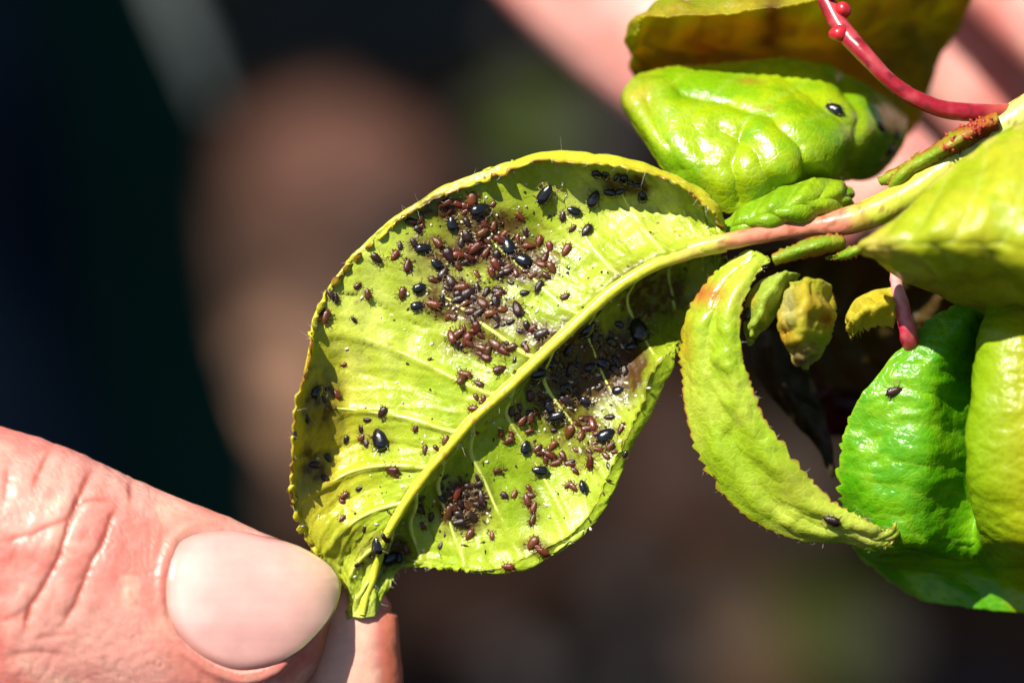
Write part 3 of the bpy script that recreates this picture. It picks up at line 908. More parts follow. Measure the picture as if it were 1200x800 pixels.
def fold_tint(G, u, v, px, py):
    c = tint((0.085, 0.33, 0.003), (0.19, 0.44, 0.005), (0.24, 0.46, 0.01), seed=61, es=(0.95, 1.0))(G, u, v, px, py)
    f = sstep(v + 0.05 * fbm(G * 0.2, 67, 2), 0.12, 0.34)
    c = mix(c, mix(np.array([0.24, 0.40, 0.005]), np.array([0.42, 0.42, 0.008]), sstep(v, 0.35, 0.75)), f)
    ph = u * 11 + 1.5 * np.abs(v) + 0.9 * fbm(G * 0.16, 61, 2)
    fr = np.abs(ph - np.floor(ph + 0.5)) * 2
    return mix(c, np.array([0.26, 0.46, 0.02]), 0.45 * np.exp(-(fr / 0.12) ** 2) * (v < 0.1))


leafF, GF, uF, vF, nF = build_leaf('quilted_leaf', rowsF, 190, 170, M_GLOSS,
    fold_tint,
    green_disp, teeth=(30, 0), teeth_amp=(0.5, 0), thick=0.25, seed=66)
tag(leafF, 'vivid green quilted leaf with a yellowish fold, lower right', 'leaf')

# small half-hidden leaves in the shade under the stalk
rows = [[(912, 320, 2.0), (922, 318, 3.0), (938, 321, 2.0)], [(886, 338, 2.0), (902, 341, 4.0), (922, 346, 2.0)],
        [(874, 368, 2.0), (888, 372, 4.0), (904, 376, 2.0)], [(873, 392, 2.0), (880, 395, 3.0), (889, 392, 2.0)], [(877, 403, 2.0), (878, 404, 2.0), (880, 403, 2.0)]]
leafG1, GG1, *_ = build_leaf('young_leaf', rows, 50, 40, M_OLD, tint((0.36, 0.48, 0.05), (0.45, 0.52, 0.1), (0.5, 0.45, 0.1), seed=71,
    spots=[(878, 350, 10, 10, (0.6, 0.4, 0.03), .8)]), quilt(4, .5, .3, .2, .3, seed=72, mid=0))
tag(leafG1, 'small pale green leaf behind the sickle leaf, brown aphid on its edge', 'leaf')
rows = [[(928, 330, 3.0), (946, 328, 5.0), (972, 333, 3.0)], [(916, 360, 3.0), (942, 360, 7.4), (977, 358, 3.0)],
        [(914, 388, 3.0), (938, 390, 7.4), (970, 388, 3.0)], [(926, 406, 3.0), (942, 409, 6.0), (961, 405, 3.0)], [(937, 427, 3.0), (942, 430, 3.6), (948, 427, 3.0)]]
leafG2, *_ = build_leaf('young_leaf', rows, 60, 50, M_OLD, tint((0.42, 0.46, 0.03), (0.50, 0.40, 0.03), (0.5, 0.3, 0.03), seed=81,
    spots=[(966, 372, 7, 9, (0.5, 0.04, 0.01), .95), (955, 360, 20, 20, (0.55, 0.32, 0.02), .6), (942, 418, 16, 14, (0.22, 0.14, 0.09), .9), (926, 360, 8, 22, (0.6, 0.6, 0.3), .6),
           (922, 392, 14, 12, (0.6, 0.33, 0.02), .7)]),
    quilt(4, .5, .4, .2, .6, seed=82, mid=0, fine=0.2), teeth=(9, 9), teeth_amp=(0.4, 0.4))
tag(leafG2, 'small rolled yellow and orange leaf with withered brown tip under the stalk', 'leaf')
rows = [[(1046, 338, 2.0), (1047, 356, 3.4), (1048, 380, 2.0)], [(1020, 345, 2.0), (1021, 361, 4.4), (1023, 381, 2.0)],
        [(1000, 358, 2.0), (1001, 373, 3.6), (1005, 390, 2.0)], [(991, 378, 1.6), (993, 384, 2.0), (996, 394, 1.6)]]
leafG3, *_ = build_leaf('young_leaf', rows, 50, 40, M_OLD, tint((0.55, 0.46, 0.02), (0.58, 0.52, 0.04), (0.5, 0.42, 0.03), seed=91),
    quilt(3, .5, .3, .2, .3, seed=92, mid=0), teeth=(0, 7), teeth_amp=(0, 1.0))
tag(leafG3, 'small yellow leaf with ragged lower edge beside the short red stalk', 'leaf')
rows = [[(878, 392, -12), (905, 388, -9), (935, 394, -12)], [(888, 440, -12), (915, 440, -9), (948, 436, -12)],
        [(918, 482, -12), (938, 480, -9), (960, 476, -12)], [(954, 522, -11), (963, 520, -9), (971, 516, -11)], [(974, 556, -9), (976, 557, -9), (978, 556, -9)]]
leafG4, *_ = build_leaf('shade_toned_leaf', rows, 60, 40, M_OLD, tint((0.06, 0.05, 0.015), (0.05, 0.03, 0.015), seed=101), quilt(4, .5, .3, .2, .5, seed=102, mid=0.2))  # the shade it hangs in is put into its dark base colour
tag(leafG4, 'leaf coloured dark for shade, hanging behind the sickle leaf, tip pointing down', 'leaf')
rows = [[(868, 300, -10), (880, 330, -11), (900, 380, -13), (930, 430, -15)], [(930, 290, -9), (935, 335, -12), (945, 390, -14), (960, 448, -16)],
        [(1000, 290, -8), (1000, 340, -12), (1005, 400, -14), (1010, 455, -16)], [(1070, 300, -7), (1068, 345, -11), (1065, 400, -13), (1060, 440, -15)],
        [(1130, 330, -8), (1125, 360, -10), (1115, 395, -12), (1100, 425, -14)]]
leafG5, *_ = build_leaf('shaded_leaf', rows, 80, 60, M_OLD, tint((0.09, 0.07, 0.018), (0.12, 0.06, 0.02), seed=111), quilt(5, .8, .6, .3, .9, seed=112, mid=0.2))  # dark brown colour paints in the deep shadow behind the small leaves
tag(leafG5, 'leaf coloured dark brown for deep shade behind the small yellow leaves', 'leaf')

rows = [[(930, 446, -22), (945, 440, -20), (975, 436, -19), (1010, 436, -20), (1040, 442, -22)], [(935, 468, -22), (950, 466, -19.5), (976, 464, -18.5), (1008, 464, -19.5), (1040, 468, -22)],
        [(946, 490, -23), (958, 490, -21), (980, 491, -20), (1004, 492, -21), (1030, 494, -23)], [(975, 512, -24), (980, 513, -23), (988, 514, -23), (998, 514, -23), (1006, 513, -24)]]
standin_leafG6, *_ = build_leaf('shade_toned_leaf', rows, 50, 50, M_OLD, tint((0.07, 0.006, 0.005), (0.05, 0.006, 0.006), seed=161), quilt(4, .5, .3, .2, .5, seed=162, mid=0.2))  # added dark red sheet, stands in for a finger in shade
tag(standin_leafG6, 'dark red leaf piece put in for shaded skin between sickle leaf and quilted leaf', 'leaf')

# ------------------------------------------------------------------ branch, stalks, stipules
def stem(name, pts, radii, colfn, n=28, nu=120, bumps=0.06, seed=0, parent=None, mat=None, aspect=1.0):
    L = np.array([P(*p) for p in pts])
    V, F, u = tube(L, radii, n, nu, seed, bumps, aspect=aspect)
    c = colfn(V, u)
    return mesh_obj(name, W(V), tri(F), mat or M_STEM, parent, origin=W(V)[0], colors=c)


def stalk_col(V, u):
    n = fbm(V * 0.5, 5, 3)
    c = mix(np.array([0.55, 0.55, 0.06]), np.array([0.56, 0.20, 0.12]), sstep(u, 0.04, 0.16) * (1 - sstep(u, 0.40, 0.47)))
    c = mix(c, np.array([0.40, 0.52, 0.03]), sstep(u, 0.44, 0.5) * 0.8 * sstep(n, -0.5, 0.4))
    c = mix(c, np.array([0.56, 0.60, 0.16]), sstep(u, 0.58, 0.8) * 0.7)
    c = mix(c, np.array([0.36, 0.07, 0.03]), sstep(fbm(V * 1.6, 6, 2), 0.2, 0.5) * 0.6 * (1 - sstep(u, 0.42, 0.48)))
    c = mix(c, np.array([0.30, 0.12, 0.03]), np.exp(-((u - 0.455) / 0.012) ** 2) * 0.6)
    c = mix(c, np.array([0.22, 0.09, 0.03]), 0.65 * sstep(fbm(V * np.array([1.2, 3, 3]), 17, 2), 0.3, 0.45))
    return c


branch = thing('branch', W(P(1190, 140, 2)))
tag(branch, 'green and pink leaf stalk running from the right edge into the infested leaf', 'stalk')
stem('stalk', [(800, 295, 2.4), (846, 284, 2.6), (900, 274, 2.4), (950, 266, 2), (985, 261, 2), (1030, 246, 2), (1075, 222, 2), (1120, 190, 2), (1160, 160, 2), (1210, 128, 2), (1300, 75, 0)],
     [0.62, 0.72, 0.72, 0.82, 1.12, 1.28, 1.3, 1.3, 1.35, 1.5, 1.7], stalk_col, seed=4, parent=branch)


def red_col(V, u):
    n = fbm(V * 0.7, 15, 3)
    c = mix(np.array([0.27, 0.008, 0.018]), np.array([0.40, 0.05, 0.06]), sstep(n, -0.2, 0.5))
    c = mix(c, np.array([0.10, 0.01, 0.012]), 0.7 * sstep(fbm(V * 2.2, 16, 2), 0.25, 0.45))
    return mix(c, np.array([0.45, 0.10, 0.05]), sstep(u, 0.85, 1.0))


redst = thing('red_stalk', W(P(1150, 132, 3)))
tag(redst, 'crimson leaf stalk with two swollen glands at upper right', 'stalk')
stem('stalk', [(955, -30, 0), (972, 8, 1), (990, 38, 2), (1015, 66, 3), (1045, 97, 3.4), (1078, 118, 3.4), (1110, 129, 3.2), (1150, 132, 2.8), (1200, 128, 2)],
     [0.62, 0.72, 0.82, 0.70, 0.64, 0.68, 0.74, 0.72, 0.5], red_col, seed=14, parent=redst)
for (gx, gy, gr, gd) in ((983, 39, 0.70, 2.2), (986, 14, 0.70, 1.6), (974, -8, 0.6, 1.4)):
    L = np.array([P(gx - 6, gy + 4, gd - .5), P(gx - 2, gy + 1, gd), P(gx + 3, gy - 2, gd), P(gx + 7, gy - 5, gd - .5)])
    V, F, u = tube(L, [0.15, gr, gr, 0.15], 18, 20, 3, 0.3)
    mesh_obj('gland', W(V), tri(F), M_STEM, redst, colors=np.zeros((len(V), 3)) + np.array([0.42, 0.014, 0.02]))

pst = thing('short_red_stalk', W(P(1048, 330, 3)))
tag(pst, 'short pink-red leaf stalk standing between yellow leaf and quilted leaf', 'stalk')
stem('stalk', [(1048, 318, 1.5), (1052, 340, 2.5), (1059, 368, 2.5), (1066, 396, 2), (1070, 412, 0)], [0.40, 0.60, 0.74, 0.80, 0.62],
     lambda V, u: mix(np.array([0.60, 0.26, 0.24]), np.array([0.55, 0.025, 0.06]), sstep(u + 0.3 * fbm(V, 3, 2), 0.2, 0.75)), seed=24, nu=50, parent=pst, bumps=0.2)


def stipule(name, label, rows, seed, red):
    o, *_ = build_leaf(name, rows, 60, 16, M_OLD,
        tint((0.24, 0.40, 0.02), (0.42, 0.44, 0.04), (0.42, 0.09, 0.02), seed=seed, es=(0.4, 0.9),
             spots=red), lambda G, u, v: 0.18 * fbm(G * 0.6, seed, 2) + 0.05 * fbm(G * 2, seed, 2), teeth=(9, 9), teeth_amp=(0.55, 0.55), thick=0.18, seed=seed)
    tag(o, label, 'stipule')
    return _[0]


GST = stipule('stipule', 'narrow green and red toothed stipule on top of the stalk, longer of the two',
        [[(1168, 132, 3.4), (1170, 140, 4), (1170, 150, 3.4)], [(1135, 146, 3.4), (1138, 156, 4.4), (1140, 168, 3.4)], [(1105, 164, 3), (1108, 173, 4), (1112, 182, 3)],
         [(1078, 182, 2.6), (1081, 189, 3.2), (1085, 196, 2.6)], [(1055, 196, 2), (1057, 201, 2.4), (1060, 206, 2)], [(1030, 211, 1), (1031, 213, 1.2), (1033, 215, 1)]], 121,
        [(1150, 150, 30, 16, (0.45, 0.05, 0.02), 1.0), (1110, 170, 16, 6, (0.5, 0.2, 0.03), .6)])
stipule('stipule', 'thin green stipule tip lying against the stalk, shorter of the two',
        [[(1078, 180, 1.6), (1080, 183, 2), (1082, 187, 1.6)], [(1062, 192, 2.6), (1065, 197, 3), (1068, 202, 2.6)], [(1050, 204, 2.6), (1053, 209, 3), (1057, 214, 2.6)], [(1042, 217, 2), (1044, 219, 2), (1046, 220, 2)]], 131, [])
stipule('stipule', 'yellow-green stipule pressed against the underside of the stalk',
        [[(905, 300, 3), (906, 304, 3), (908, 308, 2.4)], [(935, 287, 3.4), (938, 293, 4), (940, 300, 3)], [(962, 278, 3.4), (965, 286, 4.2), (966, 296, 3)], [(983, 278, 3), (984, 284, 3.4), (984, 290, 2.6)], [(988, 282, 2.4), (989, 284, 2.4), (989, 287, 2)]], 141,
        [(960, 296, 14, 6, (0.45, 0.2, 0.03), .8)])
stipule('stipule', 'bright green spike-like stipule under the stalk beside the foreground leaf',
        [[(1018, 281, 4), (1019, 285, 4.4), (1020, 289, 4)], [(1000, 290, 4), (1001, 294, 4.4), (1002, 298, 4)], [(984, 297, 3.4), (985, 300, 3.8), (985, 303, 3.4)], [(968, 302, 3), (968, 303, 3), (968, 304, 3)]], 151, [])


# ------------------------------------------------------------------ the hand holding the leaf tip
CREASES = [
    [(60, 522), (44, 556), (38, 576)],
    [(108, 544), (96, 576), (86, 600), (76, 628), (64, 660), (48, 688), (34, 716), (28, 744)],
    [(138, 588), (124, 624), (108, 660), (96, 688), (82, 716), (70, 736)],
    [(154, 556), (152, 584), (150, 600)],
    [(0, 636), (24, 630), (52, 620), (76, 610), (96, 590), (136, 586)],
    [(8, 540), (6, 572), (0, 596)], [(-10, 728), (18, 722), (36, 712)], [(24, 636), (4, 668)],
    [(30, 752), (60, 744), (96, 742)], [(0, 770), (40, 764), (86, 768)], [(90, 640), (112, 612)], [(60, 668), (30, 650)], [(122, 650), (140, 622)],
    [(-40, 520), (-30, 600), (-44, 690)], [(172, 600), (176, 640), (170, 690)], [(182, 596), (190, 622), (186, 660)],
]
CRW = [.8, 1.2, 1.1, .8, .7, .7, .6, .5, .4, .4, .35, .35, .35, 1, .25, .3]
NAIL = [(200, 655), (210, 634), (226, 624), (250, 619), (285, 618), (320, 631), (352, 646), (378, 663), (390, 678), (392, 692), (386, 714), (372, 736), (352, 757), (326, 776), (300, 787), (276, 788), (250, 778), (226, 762), (208, 742), (197, 716), (195, 686)]


def inside(px, py, poly):
    r = np.zeros(px.shape, bool)
    n = len(poly); j = n - 1
    for i in range(n):
        xi, yi = poly[i]; xj, yj = poly[j]
        r ^= ((yi > py) != (yj > py)) & (px < (xj - xi) * (py - yi) / (yj - yi + 1e-9) + xi)
        j = i
    return r


NAILS = catmull(np.array(NAIL + NAIL[:1], float), 120)[:-1]
NAILS = [tuple(p) for p in NAILS]

# sections of the thumb: x, top y, bottom y, depth centre, front radius, back radius (mm)
TH = [(-420, 420, 960, -6, 11, 12), (-260, 440, 930, -4, 10, 11), (-120, 470, 905, -2.5, 9.6, 10), (0, 499, 893, -1.6, 9.0, 9.4), (70, 521, 886, -1.4, 8.6, 9.0), (140, 553, 880, -1.4, 8.0, 8.6),
      (200, 580, 876, -1.4, 7.4, 8.2), (260, 605, 866, -1.4, 6.8, 7.8), (310, 625, 850, -1.5, 6.1, 7.0), (350, 642, 825, -1.8, 5.2, 6.0), (378, 657, 795, -2.2, 4.0, 4.8), (394, 669, 760, -2.6, 2.6, 3.2), (402, 682, 730, -2.9, 1.3, 1.6), (405, 700, 708, -3, 0.3, 0.4)]


def ring_tube(sec, nu, nt, expo=2.05):
    S = catmull(np.array(sec, float), nu)
    th = np.linspace(0, 2 * math.pi, nt, endpoint=False)
    c, s = np.cos(th), np.sin(th)
    ce = np.sign(c) * np.abs(c) ** (2 / expo); se = np.sign(s) * np.abs(s) ** (2 / expo)
    cy = (S[:, 1] + S[:, 2]) / 2; hy = (S[:, 2] - S[:, 1]) / 2
    px = S[:, 0][:, None] + 0 * c[None]
    py = cy[:, None] - hy[:, None] * ce[None]
    d = S[:, 3][:, None] + np.where(se > 0, S[:, 4][:, None] * se, S[:, 5][:, None] * se)
    return P(px, py, d)


def skin_color(G, px, py):
    n = fbm(G * 0.16, 201, 3); n2 = fbm(G * 0.9, 205, 3)
    c = mix(np.array([0.62, 0.275, 0.22]), np.array([0.58, 0.175, 0.14]), sstep(n + 0.3 * n2, -0.3, 0.5))
    c = mix(c, np.array([0.60, 0.30, 0.235]), 0.5 * sstep(n2 - n, 0.2, 0.7))
    c = mix(c, np.array([0.70, 0.42, 0.30]), 0.45 * sstep(fbm(G * 0.35, 207, 2), 0.1, 0.5))
    c = mix(c, np.array([0.55, 0.13, 0.10]), 0.5 * sstep(fbm(G * 0.28, 209, 3), 0.05, 0.5))
    c = mix(c, np.array([0.42, 0.20, 0.13]), 0.35 * sstep(fbm(G * 2.2, 211, 2), 0.30, 0.5))
    return c


GT = ring_tube(TH, 380, 420)
nT = normals(GT)
if (nT * (GT - GT.mean(1, keepdims=True))).sum(-1).mean() < 0: nT = -nT
px, py = PIX(GT)
front = nT[..., 2] > -0.1
h = 0.22 * fbm(GT * 0.15, 210, 3) + 0.05 * fbm(GT * 0.8, 212, 3)
crm = np.zeros(px.shape)
for poly, w in zip(CREASES, CRW):
    wig = 2.2 * fbm(GT * 0.6, 300, 2)
    pc = [tuple(q) for q in catmull(np.array(poly, float), 4 * len(poly))]
    dd = seg_dist(px + wig, py + wig, pc)
    ends = np.clip(np.minimum(np.hypot(px - poly[0][0], py - poly[0][1]), np.hypot(px - poly[-1][0], py - poly[-1][1])) / 18, 0.15, 1)
    g = np.exp(-(dd / 2.6) ** 2) * ends * w
    h = h - 0.15 * g - 0.06 * np.exp(-(dd / 8) ** 2) * w * ends + 0.05 * np.exp(-((dd - 15) / 8) ** 2) * w
    crm = np.maximum(crm, np.exp(-(dd / 3.2) ** 2) * ends * w)
# fine skin lines across the joint
ln = np.sin((px * 0.8 + py * 0.45) * 0.36 + 4.5 * fbm(GT * 0.35, 220, 3))
h = h - 0.05 * np.exp(-(np.abs(fbm(GT * np.array([1.0, 0.45, 0.6]), 240, 2)) / 0.05) ** 2) * sstep(230 - px, 0, 60) - 0.035 * np.exp(-(np.abs(fbm(GT * np.array([0.5, 1.1, 0.6]), 244, 2)) / 0.04) ** 2) + 0.008 * ln * sstep(200 - px, 0, 60) + 0.004 * np.sin((px * 0.3 - py * 0.8) * 0.5 + 5 * fbm(GT * 0.4, 222, 2))
nd = seg_dist(px, py, NAILS, True)
ins = inside(px, py, NAILS)
sdn = np.where(ins, -nd, nd)
prox = sstep(330 - px, 0, 90)
prox2 = np.maximum(prox, sstep(py - 720, 0, 40) * sstep(370 - px, 0, 50))
ridge = np.exp(-((sdn - 7) / 6.5) ** 2)
hn = np.where(front, -0.42 * sstep(-sdn, -1, 9) + 0.24 * ridge * prox2 - 0.9 * sstep(sdn, 1, 16) * (1 - prox2) * sstep(px, 255, 330) + 0.10 * np.exp(-((sdn - 22) / 10) ** 2) * prox, 0)
cut = np.exp(-((sdn - 19) / 4) ** 2) * prox * front
GT2 = GT + nT * (h + hn)[..., None]
ct = skin_color(GT, px, py)
ct = mix(ct, np.array([0.32, 0.06, 0.035]), np.clip(0.9 * crm, 0, 1))
redz = np.exp(-((sdn - 16) / 16) ** 2) * prox * front
ct = mix(ct, np.array([0.62, 0.20, 0.15]), 0.55 * redz)
ct = mix(ct, np.array([0.45, 0.26, 0.16]), 0.5 * np.exp(-((sdn - 5) / 4) ** 2) * front * sstep(fbm(GT * 1.4, 230, 2), 0.0, 0.4))
ct = mix(ct, np.array([0.60, 0.20, 0.07]), 0.75 * sstep(px, 372, 396) + 0 * px)  # shaded orange side of the thumb tip painted into the skin colour
ct = np.where((ins & front)[..., None], np.array([0.62, 0.30, 0.24]), ct)

hand = thing('hand', W(P(-420, 700, -6)))
tag(hand, 'hand pinching the tip of the infested leaf between thumb and forefinger', 'hand')
HV, HF, HC = [GT2.reshape(-1, 3)], [grid_faces(380, 420, True)], [ct.reshape(-1, 3)]
hoff = len(HV[0])


def finger_tube(pts, radii, n=120, nu=150, seed=0, asp=0.9, red=None, bumps=0.18):
    L = np.array([P(*p) for p in pts])
    V, F, u = tube(L, radii, n, nu, seed, bumps, aspect=asp)
    qx, qy = PIX(V)
    c = skin_color(V, qx, qy)
    # creases at the joints
    for j in (0.33, 0.62):
        g = np.exp(-((u - j - 0.01 * fbm(V * 0.3, seed, 2)) / 0.006) ** 2)
        c = mix(c, np.array([0.42, 0.13, 0.09]), 0.6 * g)
    if red is not None: c = mix(c, np.array([0.60, 0.16, 0.07]), red(V, qx, qy))
    return V, F, c


def add_hand(V, F, c):
    global hoff
    HV.append(V); HF.append(F + hoff); HC.append(c); hoff += len(V)


# forefinger: comes up from below behind the thumb, its pad against the leaf tip
V, F, c = finger_tube([(434, 694, -3.6), (433, 697, -3.6), (426, 710, -3.6), (418, 752, -3.4), (410, 830, -4.6), (372, 960, -10), (300, 1130, -19), (160, 1230, -22), (-60, 1200, -22), (-260, 1080, -20), (-420, 900, -16)],
                      [0.3, 2.1, 3.0, 3.75, 4.6, 6.6, 7.6, 8.2, 8.8, 9.6, 10], seed=7, asp=0.62, bumps=0.06, red=lambda V, x, y: 0.7 * sstep(x, 440, 456))  # red paints the shaded right edge of the finger
c = mix(c, np.array([0.72, 0.44, 0.32]), 0.75 * (1 - sstep(PIX(V)[0], 430, 450)) * (PIX(V)[1] < 900))  # sunlit front of the finger painted paler
add_hand(V, F, c)
# the other fingers curl under, below the picture
for k, (oy, od, sh) in enumerate(((95, -12, 0.97), (190, -22, 0.93), (275, -30, 0.82))):
    V, F, c = finger_tube([(250 - 30 * k, 900 + oy, -16 + od), (255 - 30 * k, 935 + oy, -17 + od), (270 - 40 * k, 1020 + oy, -20 + od), (220 - 40 * k, 1180 + oy * .8, -24 + od), (60 - 30 * k, 1260 + oy * .7, -26 + od),
                           (-160, 1200 + oy * .7, -24 + od), (-360, 1060 + oy * .8, -18 + od), (-520, 900 + oy * .8, -12 + od)],
                          [0.6, 5 * sh, 7 * sh, 7.6 * sh, 8.2 * sh, 8.8 * sh, 9.6 * sh, 10 * sh], seed=20 + k, n=40, nu=70)
    add_hand(V, F, c)
# palm and wrist
V, F, c = finger_tube([(-180, 900, -26), (-300, 920, -24), (-450, 930, -22), (-640, 920, -22), (-860, 900, -26), (-1100, 890, -34), (-1500, 880, -50), (-1900, 900, -60)],
                      [12, 21, 25, 26, 24, 21, 22, 25], seed=30, n=50, nu=80, asp=0.75)
add_hand(V, F, c)
quads = np.concatenate([tri(f) for f in HF])
mesh_obj('skin', W(np.concatenate(HV)), quads, M_SKIN, hand, colors=np.concatenate(HC))

# the thumb nail, a curved plate set into its bed
bvT = BVHTree.FromPolygons([Vector(p) for p in GT[:, ::2].reshape(-1, 3)], [tuple(map(int, f)) for f in grid_faces(380, 210, True)])
CAMP = np.array([0, 0, DIST])


def cast(bv, x, y):
    q = P(x, y, 0.0) - CAMP
    q = q / np.linalg.norm(q)
    r = bv.ray_cast(Vector(CAMP), Vector(q))
    return r


nr = na = 72
cx, cy = 292.0, 700.0
NV = []
NCc = []
n_ang = np.array([math.atan2(q[1] - cy, q[0] - cx) for q in NAILS])
n_ord = np.argsort(n_ang)
n_rad = np.array([math.hypot(q[0] - cx, q[1] - cy) for q in NAILS])[n_ord]
n_ang = n_ang[n_ord]
for i in range(nr):
    for k in range(na):
        a_ = 2 * i / (nr - 1) - 1; b_ = 2 * k / (na - 1) - 1
        gx = a_ * math.sqrt(1 - b_ * b_ / 2); gy = b_ * math.sqrt(1 - a_ * a_ / 2)
        t = min(1.0, math.hypot(gx, gy)); an = math.atan2(gy, gx)
        rad = float(np.interp(an, n_ang, n_rad, period=2 * math.pi))
        ox, oy = cx + rad * math.cos(an), cy + rad * math.sin(an)
        x = cx + (ox - cx) * t; y = cy + (oy - cy) * t
        r = cast(bvT, x, y)
        tt = t
        while r[0] is None:
            tt *= 0.98; r = cast(bvT, cx + (ox - cx) * tt, cy + (oy - cy) * tt)
        p = np.array(r[0]); nn = np.array(r[1])
        if nn[2] < 0: nn = -nn
        lat = (y - cy) / 90.0
        hgt = 0.06 + 0.30 * max(0.0, min(1.0, (x - 300) / 80)) + 0.30 * (1 - lat * lat) - 0.30 * max(0, (t - 0.88) / 0.12) ** 2 * (1 - 0.9 * float(sstep(ox, 285, 365)))
        hgt += 0.004 * math.sin(y * 0.9) + 0.03 * math.sin(y * 0.13 + 1)
        NV.append(p + nn * hgt)
        cc = np.array([0.67, 0.345, 0.305])
        lun = math.exp(-(((x - 208) / 34) ** 2 + ((y - 690) / 58) ** 2))
        cc = cc * (1 - 0.7 * lun) + np.array([0.78, 0.56, 0.50]) * 0.7 * lun
        dist_ = max(0.0, min(1.0, (x - 300) / 80)); dist_ = dist_ * dist_
        cc = cc * (1 - 0.6 * dist_) + np.array([0.74, 0.50, 0.34]) * 0.6 * dist_
        fe = max(0.0, min(1.0, (t - 0.93) / 0.04)) * float(sstep(ox, 310, 360))
        cc = cc * (1 - fe) + np.array([0.62, 0.47, 0.28]) * fe
        rim = max(0.0, (t - 0.84) / 0.16) * float(1 - sstep(ox, 290, 355))
        cc = cc * (1 - 0.75 * rim) + np.array([0.50, 0.17, 0.13]) * 0.75 * rim
        cc = cc * (1 + 0.012 * math.sin(y * 0.55 + 2 * math.sin(y * 0.11)))
        NCc.append(cc)
NV = np.array(NV).reshape(nr, na, 3)
for _ in range(14):
    NV[1:-1, 1:-1] = 0.5 * NV[1:-1, 1:-1] + 0.125 * (NV[2:, 1:-1] + NV[:-2, 1:-1] + NV[1:-1, 2:] + NV[1:-1, :-2])
NV = NV.reshape(-1, 3)
o = mesh_obj('thumb_nail', W(NV), grid_faces(nr, na)[:, ::-1], M_NAIL, hand, colors=np.array(NCc))
md = o.modifiers.new('thickness', 'SOLIDIFY'); md.thickness = 0.00035; md.offset = -1

# ------------------------------------------------------------------ second hand, blurred behind
hand2 = thing('hand', W(P(1250, -250, -60)))
tag(hand2, 'blurred pink hand supporting the branch from behind, upper right', 'hand')
HV2, HF2, HC2, off2 = [], [], [], 0
FING = [
    [(1070, 262, -42), (1066, 258, -42), (1040, 235, -43), (950, 175, -46), (830, 80, -50), (690, -50, -56), (590, -190, -62), (520, -380, -66)],
    [(1352, 120, -40), (1348, 115, -40), (1325, 90, -41), (1270, 25, -44), (1165, -85, -50), (1045, -205, -56), (925, -345, -62), (820, -490, -66)],
    [(1300, 270, -62), (1296, 266, -62), (1270, 235, -62), (1210, 160, -64), (1110, 40, -66), (990, -90, -68), (880, -260, -69), (800, -420, -70)],
    [(1560, 60, -48), (1555, 56, -48), (1530, 30, -49), (1480, -40, -52), (1380, -140, -56), (1260, -260, -60), (1140, -400, -66), (1040, -520, -70)],
]
for k, pts in enumerate(FING):
    s = [1.15, 1.0, 0.95, 0.82][k]
    V, F, c = finger_tube(pts, [0.5, 4.5 * s, 6.6 * s, 7.6 * s, 8.2 * s, 9 * s, 9.6 * s, 10 * s], seed=40 + k, n=36, nu=60)
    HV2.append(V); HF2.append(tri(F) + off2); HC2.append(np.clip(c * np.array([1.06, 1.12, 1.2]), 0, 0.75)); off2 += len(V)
V, F, c = finger_tube([(760, -330, -66), (860, -420, -68), (980, -560, -74), (1120, -760, -82), (1260, -1000, -95), (1500, -1400, -120)], [18, 24, 27, 25, 21, 24], seed=60, n=40, nu=50, asp=0.6)
HV2.append(V); HF2.append(tri(F) + off2); HC2.append(c)
mesh_obj('skin', W(np.concatenate(HV2)), np.concatenate(HF2), M_SKIN, hand2, colors=np.concatenate(HC2))


